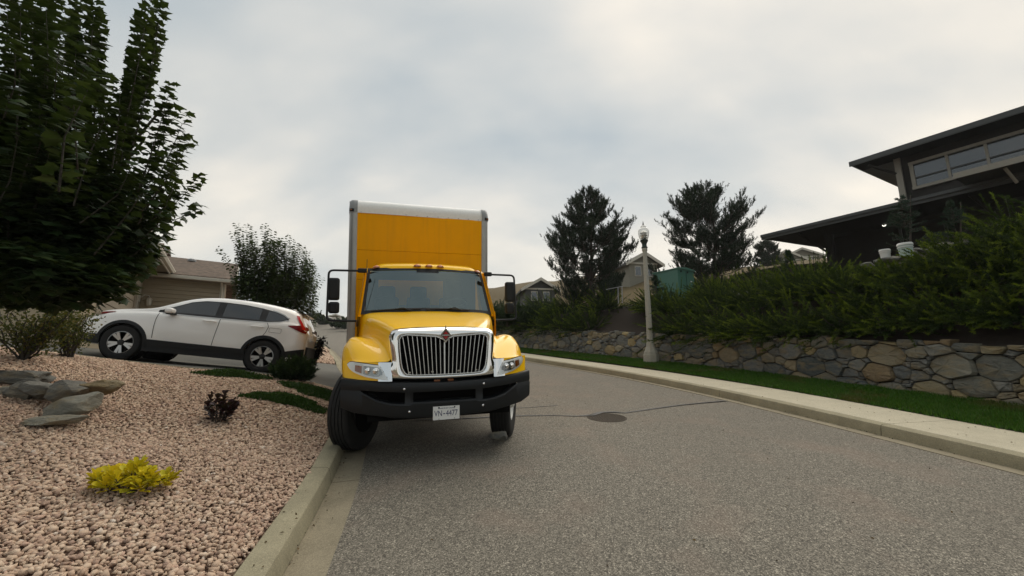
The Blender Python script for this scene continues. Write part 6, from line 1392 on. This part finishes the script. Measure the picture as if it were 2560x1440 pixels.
# ---- garden plants on the left
def gz_(px, py, D):
    p = at(px, py, D); return np.array([p[0], p[1], float(HL(np.array(p[0]), np.array(p[1])))])
def rosette_plant(name, label, c, w, h, stems, per, size, mat, temp, cat='plant', seed=1, flat=.55, spreadx=1.0):
    r = np.random.default_rng(seed); t = thing(name, label, cat, c); mb = MB(); P = []; D = []
    for k in range(stems):
        a = r.random() * 6.28; rad = math.sqrt(r.random()) * w / 2; tip = c + np.array([math.cos(a) * rad * spreadx, math.sin(a) * rad * .7, h * r.uniform(.45, 1.0) * (1.1 - rad / w)]); pts = polyline(c + np.array([math.cos(a), math.sin(a), 0]) * rad * .35, tip, 5, (0, 0, .02)); stick(mb, pts, .008, .004, 5)
        ax = (tip - c); ax = ax / np.linalg.norm(ax) + np.array([0, 0, .6])
        for j in range(per):
            f = j / per; an = j * 2.4 + r.random(); s = .35 + .65 * (1 - f); p = tip - ax * (.5 * h * f * .6); o = np.array([math.cos(an), math.sin(an), 0]); P.append(p + o * .006); D.append(o * (.45 + .9 * f) + ax * (1.0 - f) * .8 + np.array([0, 0, .35 * (1 - f) - .05]))
    mb.build('stems', M['bark'], t, wc=True); P = np.array(P); V, F = inst(*temp, P, frames(np.array(D), r.normal(0, .3, len(P))), size * r.uniform(.65, 1.2, len(P)))
    fast('leaves', V, F, mat, t, wc=True, smooth=True); return t
_ov = [(0, 0), (.10, .25), (.22, .55), (.26, .78), (.16, .95), (0, 1.0), (-.16, .95), (-.26, .78), (-.22, .55), (-.10, .25)]
OVAL = (np.array([(0, .55, -.05)] + [(x, y, .10 * abs(x) / .26 - .10 * y * y) for x, y in _ov]), np.array([(0, i + 1, (i + 1) % 10 + 1) for i in range(10)]))
ROUND = (OVAL[0] * (1.7, 1, 1), OVAL[1])
rosette_plant('golden_shrub', 'low golden-yellow leafy shrub on the gravel in the foreground', gz_(318, 1258, 3.52), .58, .18, 28, 14, .085, M['gold'], OVAL, seed=4)
rosette_plant('purple_shrub', 'small dark purple leaved shrub on the gravel bed', gz_(545, 1046, 5.7), .50, .42, 15, 16, .075, M['purple'], ROUND, seed=6)
# one taller shoot on the purple shrub is part of its silhouette
def groundcover(label, px, py, D, rx, ry, h, n, seed):
    r = np.random.default_rng(seed); c = gz_(px, py, D); a = r.random(n) * 6.28; q = np.sqrt(r.random(n)); edge = 1 + .22 * np.sin(3 * a + seed) + .12 * np.sin(7 * a); x = c[0] + np.cos(a) * q * rx * edge; y = c[1] + np.sin(a) * q * ry * edge; z = HL(x, y) + h * (1 - q ** 2) * r.random(n) + .012
    d = np.stack([r.normal(0, 1, n), r.normal(0, 1, n), np.abs(r.normal(.7, .4, n))], 1); t = thing('groundcover_patch', label, 'plant', c, group='green groundcover patches'); V, F = inst(*LEAF4, np.stack([x, y, z], 1), frames(d, r.random(n) * 6), np.tile((.028, .045, .04), (n, 1)) * r.uniform(.6, 1.3, (n, 1))); fast('foliage', V, F, M['creeper'], t, wc=True); return t
groundcover('small green groundcover patch against the driveway edge', 582, 934, 8.25, .62, .30, .10, 5200, 2)
groundcover('largest green groundcover patch beside the truck tyre', 722, 982, 7.0, .62, .30, .06, 5600, 3)
groundcover('green groundcover patch between juniper bush and truck', 782, 955, 8.0, .52, .34, .07, 4200, 5)
spray('juniper_bush', 'round dark green juniper bush beside the car rear wheel', gz_(733, 940, 8.75), .50, .48, .62, 230, M['hedge'], bias=(.05, 0, .4), upright=.7, ln=.55, sp=(.024, .13), per=60, seed=71)
def leggy(label, c, w, h, nst, nl, mat, seed, flowers=0, size=.045):
    r = np.random.default_rng(seed); t = thing('leggy_shrub', label, 'shrub', c); mb = MB(); P = []
    for k in range(nst):
        a = r.random() * 6.28; rad = r.uniform(.25, 1) * w / 2; tip = c + np.array([math.cos(a) * rad, math.sin(a) * rad * .8, h * r.uniform(.7, 1.05)]); pts = polyline(c + r.normal(0, .03, 3) * (1, 1, 0), tip, 7, (0, 0, -.0)); pts[1:-1] += r.normal(0, .025, (5, 3)); stick(mb, pts, .016, .005, 5)
        for j in range(nl):
            s = r.uniform(.32, 1.05); q = np.array([np.interp(s, np.linspace(0, 1, 7), pts[:, i]) for i in range(3)]); P.append(q + r.normal(0, .085, 3))
    mb.build('stems', M['grey_bark'], t, wc=True); P = np.array(P); V, F = inst(*LEAF4, P, rand_rot(len(P)), size * r.uniform(.6, 1.3, len(P))); fast('leaves', V, F, mat, t, wc=True)
    if flowers:
        i = np.argsort(-P[:, 2])[:flowers * 6]; i = r.choice(i, flowers, False); V, F = inst(ICO[0][0], ICO[0][1], P[i] + (0, 0, .02), rand_rot(flowers), np.full(flowers, .017)); fast('blossom', V, F, M['flower'], t, wc=True)
    return t
leggy('leggy olive green shrub at the left edge below the maple', gz_(62, 893, 6.5), 1.25, .78, 26, 95, M['shrub'], 3, 26)
leggy('yellowing shrub in front of the car bonnet', gz_(170, 880, 7.4), .95, .78, 20, 85, M['shrub'], 5, 8)
# dark drooping dried plant by the driveway mouth
def dried():
    r = np.random.default_rng(4); c = np.array(at(786, 905, 11.5)); t = thing('dried_plant', 'blackened drooping plant on a bent stem beside the driveway', 'plant', c); mb = MB(); pts = np.array([at(780, 908, 11.5), at(787, 892, 11.5), at(797, 878, 11.5), at(796, 862, 11.5), at(803, 846, 11.5)]); stick(mb, pts, .05, .03, 7); mb.build('stem', M['bark'], t, wc=True)
    P = []; D = []
    for k in range(520):
        s = r.random(); q = np.array([np.interp(s, np.linspace(0, 1, 5), pts[:, i]) for i in range(3)]); rad = .04 + .09 * math.exp(-((s - .75) / .25) ** 2); P.append(q + r.normal(0, rad * .6, 3)); D.append((r.normal(), r.normal(), -.5 + r.normal() * .8))
    V, F = inst(*SPRIG, np.array(P), frames(np.array(D), r.random(520) * 6), np.tile((.10, .13, .1), (520, 1))); fast('leaves', V, F, M['black_leaf'], t, wc=True)
dried()
leggy('small yellow flowering plant beside the marker post', np.array(at(772, 884, 13.2)), .4, .32, 9, 40, M['yellow_flower'], 8, 0, .05)
# greenery at the top of the road
for k, (px, py, D, rx, h, lab) in enumerate(((797, 805, 66, 1.1, 2.2, 'distant upright bush at the top of the road'), (812, 812, 70, 1.6, 1.2, 'low distant bush beside the far brown roof'), (845, 820, 62, 1.6, 2.3, 'distant rounded bush left of the truck box'), (862, 822, 58, 1.3, 2.5, 'distant bush half hidden by the truck box'))):
    spray('far_bush', lab, at(px, py, D), rx, rx, h, 90, M['hedge'], bias=(0, 0, .4), upright=.8, ln=.5, sp=(.10, .34), per=40, group='bushes at the top of the road', seed=90 + k)

# ---------------------------------------------------------------- fallen leaves and grit
def litter():
    r = np.random.default_rng(77); P = []
    for n, f, side, d0, d1, zoff in ((260, Rx, 1, -.22, .0, .004), (150, Rx, 1, .05, 1.45, .168), (240, Lx, -1, -.16, .0, .002), (40, Lx, -1, .03, .2, .15)):
        y = r.uniform(1.5, 17, n); d = r.uniform(d0, d1, n) if zoff > .1 else d1 - np.abs(r.normal(0, .05, n)); x, yy = off(f, y, d, side); P.append(np.stack([x, yy, zr(y) + zoff + .006], 1))
    n = 320; y = r.uniform(1.5, 16, n); x = Lx(y) + .35 + (Rx(y) - Lx(y) - .7) * r.random(n) ** .8; P.append(np.stack([x, y, zr(y) + .018], 1))
    P = np.concatenate(P); n = len(P); d = np.stack([r.normal(size=n), r.normal(size=n), r.normal(0, .25, n)], 1); up = np.tile((0, 0, 1.0), (n, 1))
    V, F = inst(*LEAF4, P, frames(d, r.normal(0, .5, n)), np.tile((.018, .026, .03), (n, 1)) * r.uniform(.4, 1.3, (n, 1)))
    tag(fast('leaf_litter', V, F, leafmat('dry_leaf', [(.03, .02, .012), (.07, .045, .022), (.14, .09, .04)], .8, .05)), 'scattered dry leaves and grit along the kerbs and road', 'leaf litter', kind='stuff')
litter()

# ---------------------------------------------------------------- thin smoke haze in the air
def haze():
    t = NT('smoke_haze'); t.N.remove(t.b); v = t.n('ShaderNodeVolumePrincipled'); v.inputs['Color'].default_value = (0.93, 0.94, 0.95, 1); v.inputs['Density'].default_value = 0.0004; v.inputs['Anisotropy'].default_value = 0.3
    t.L.new(v.outputs[0], t.out.inputs['Volume'])
    mb = MB(); mb.box((0, 130, 5), (660, 600, 28)); o = mb.build('haze', t.m); tag(o, kind='stuff')
haze()
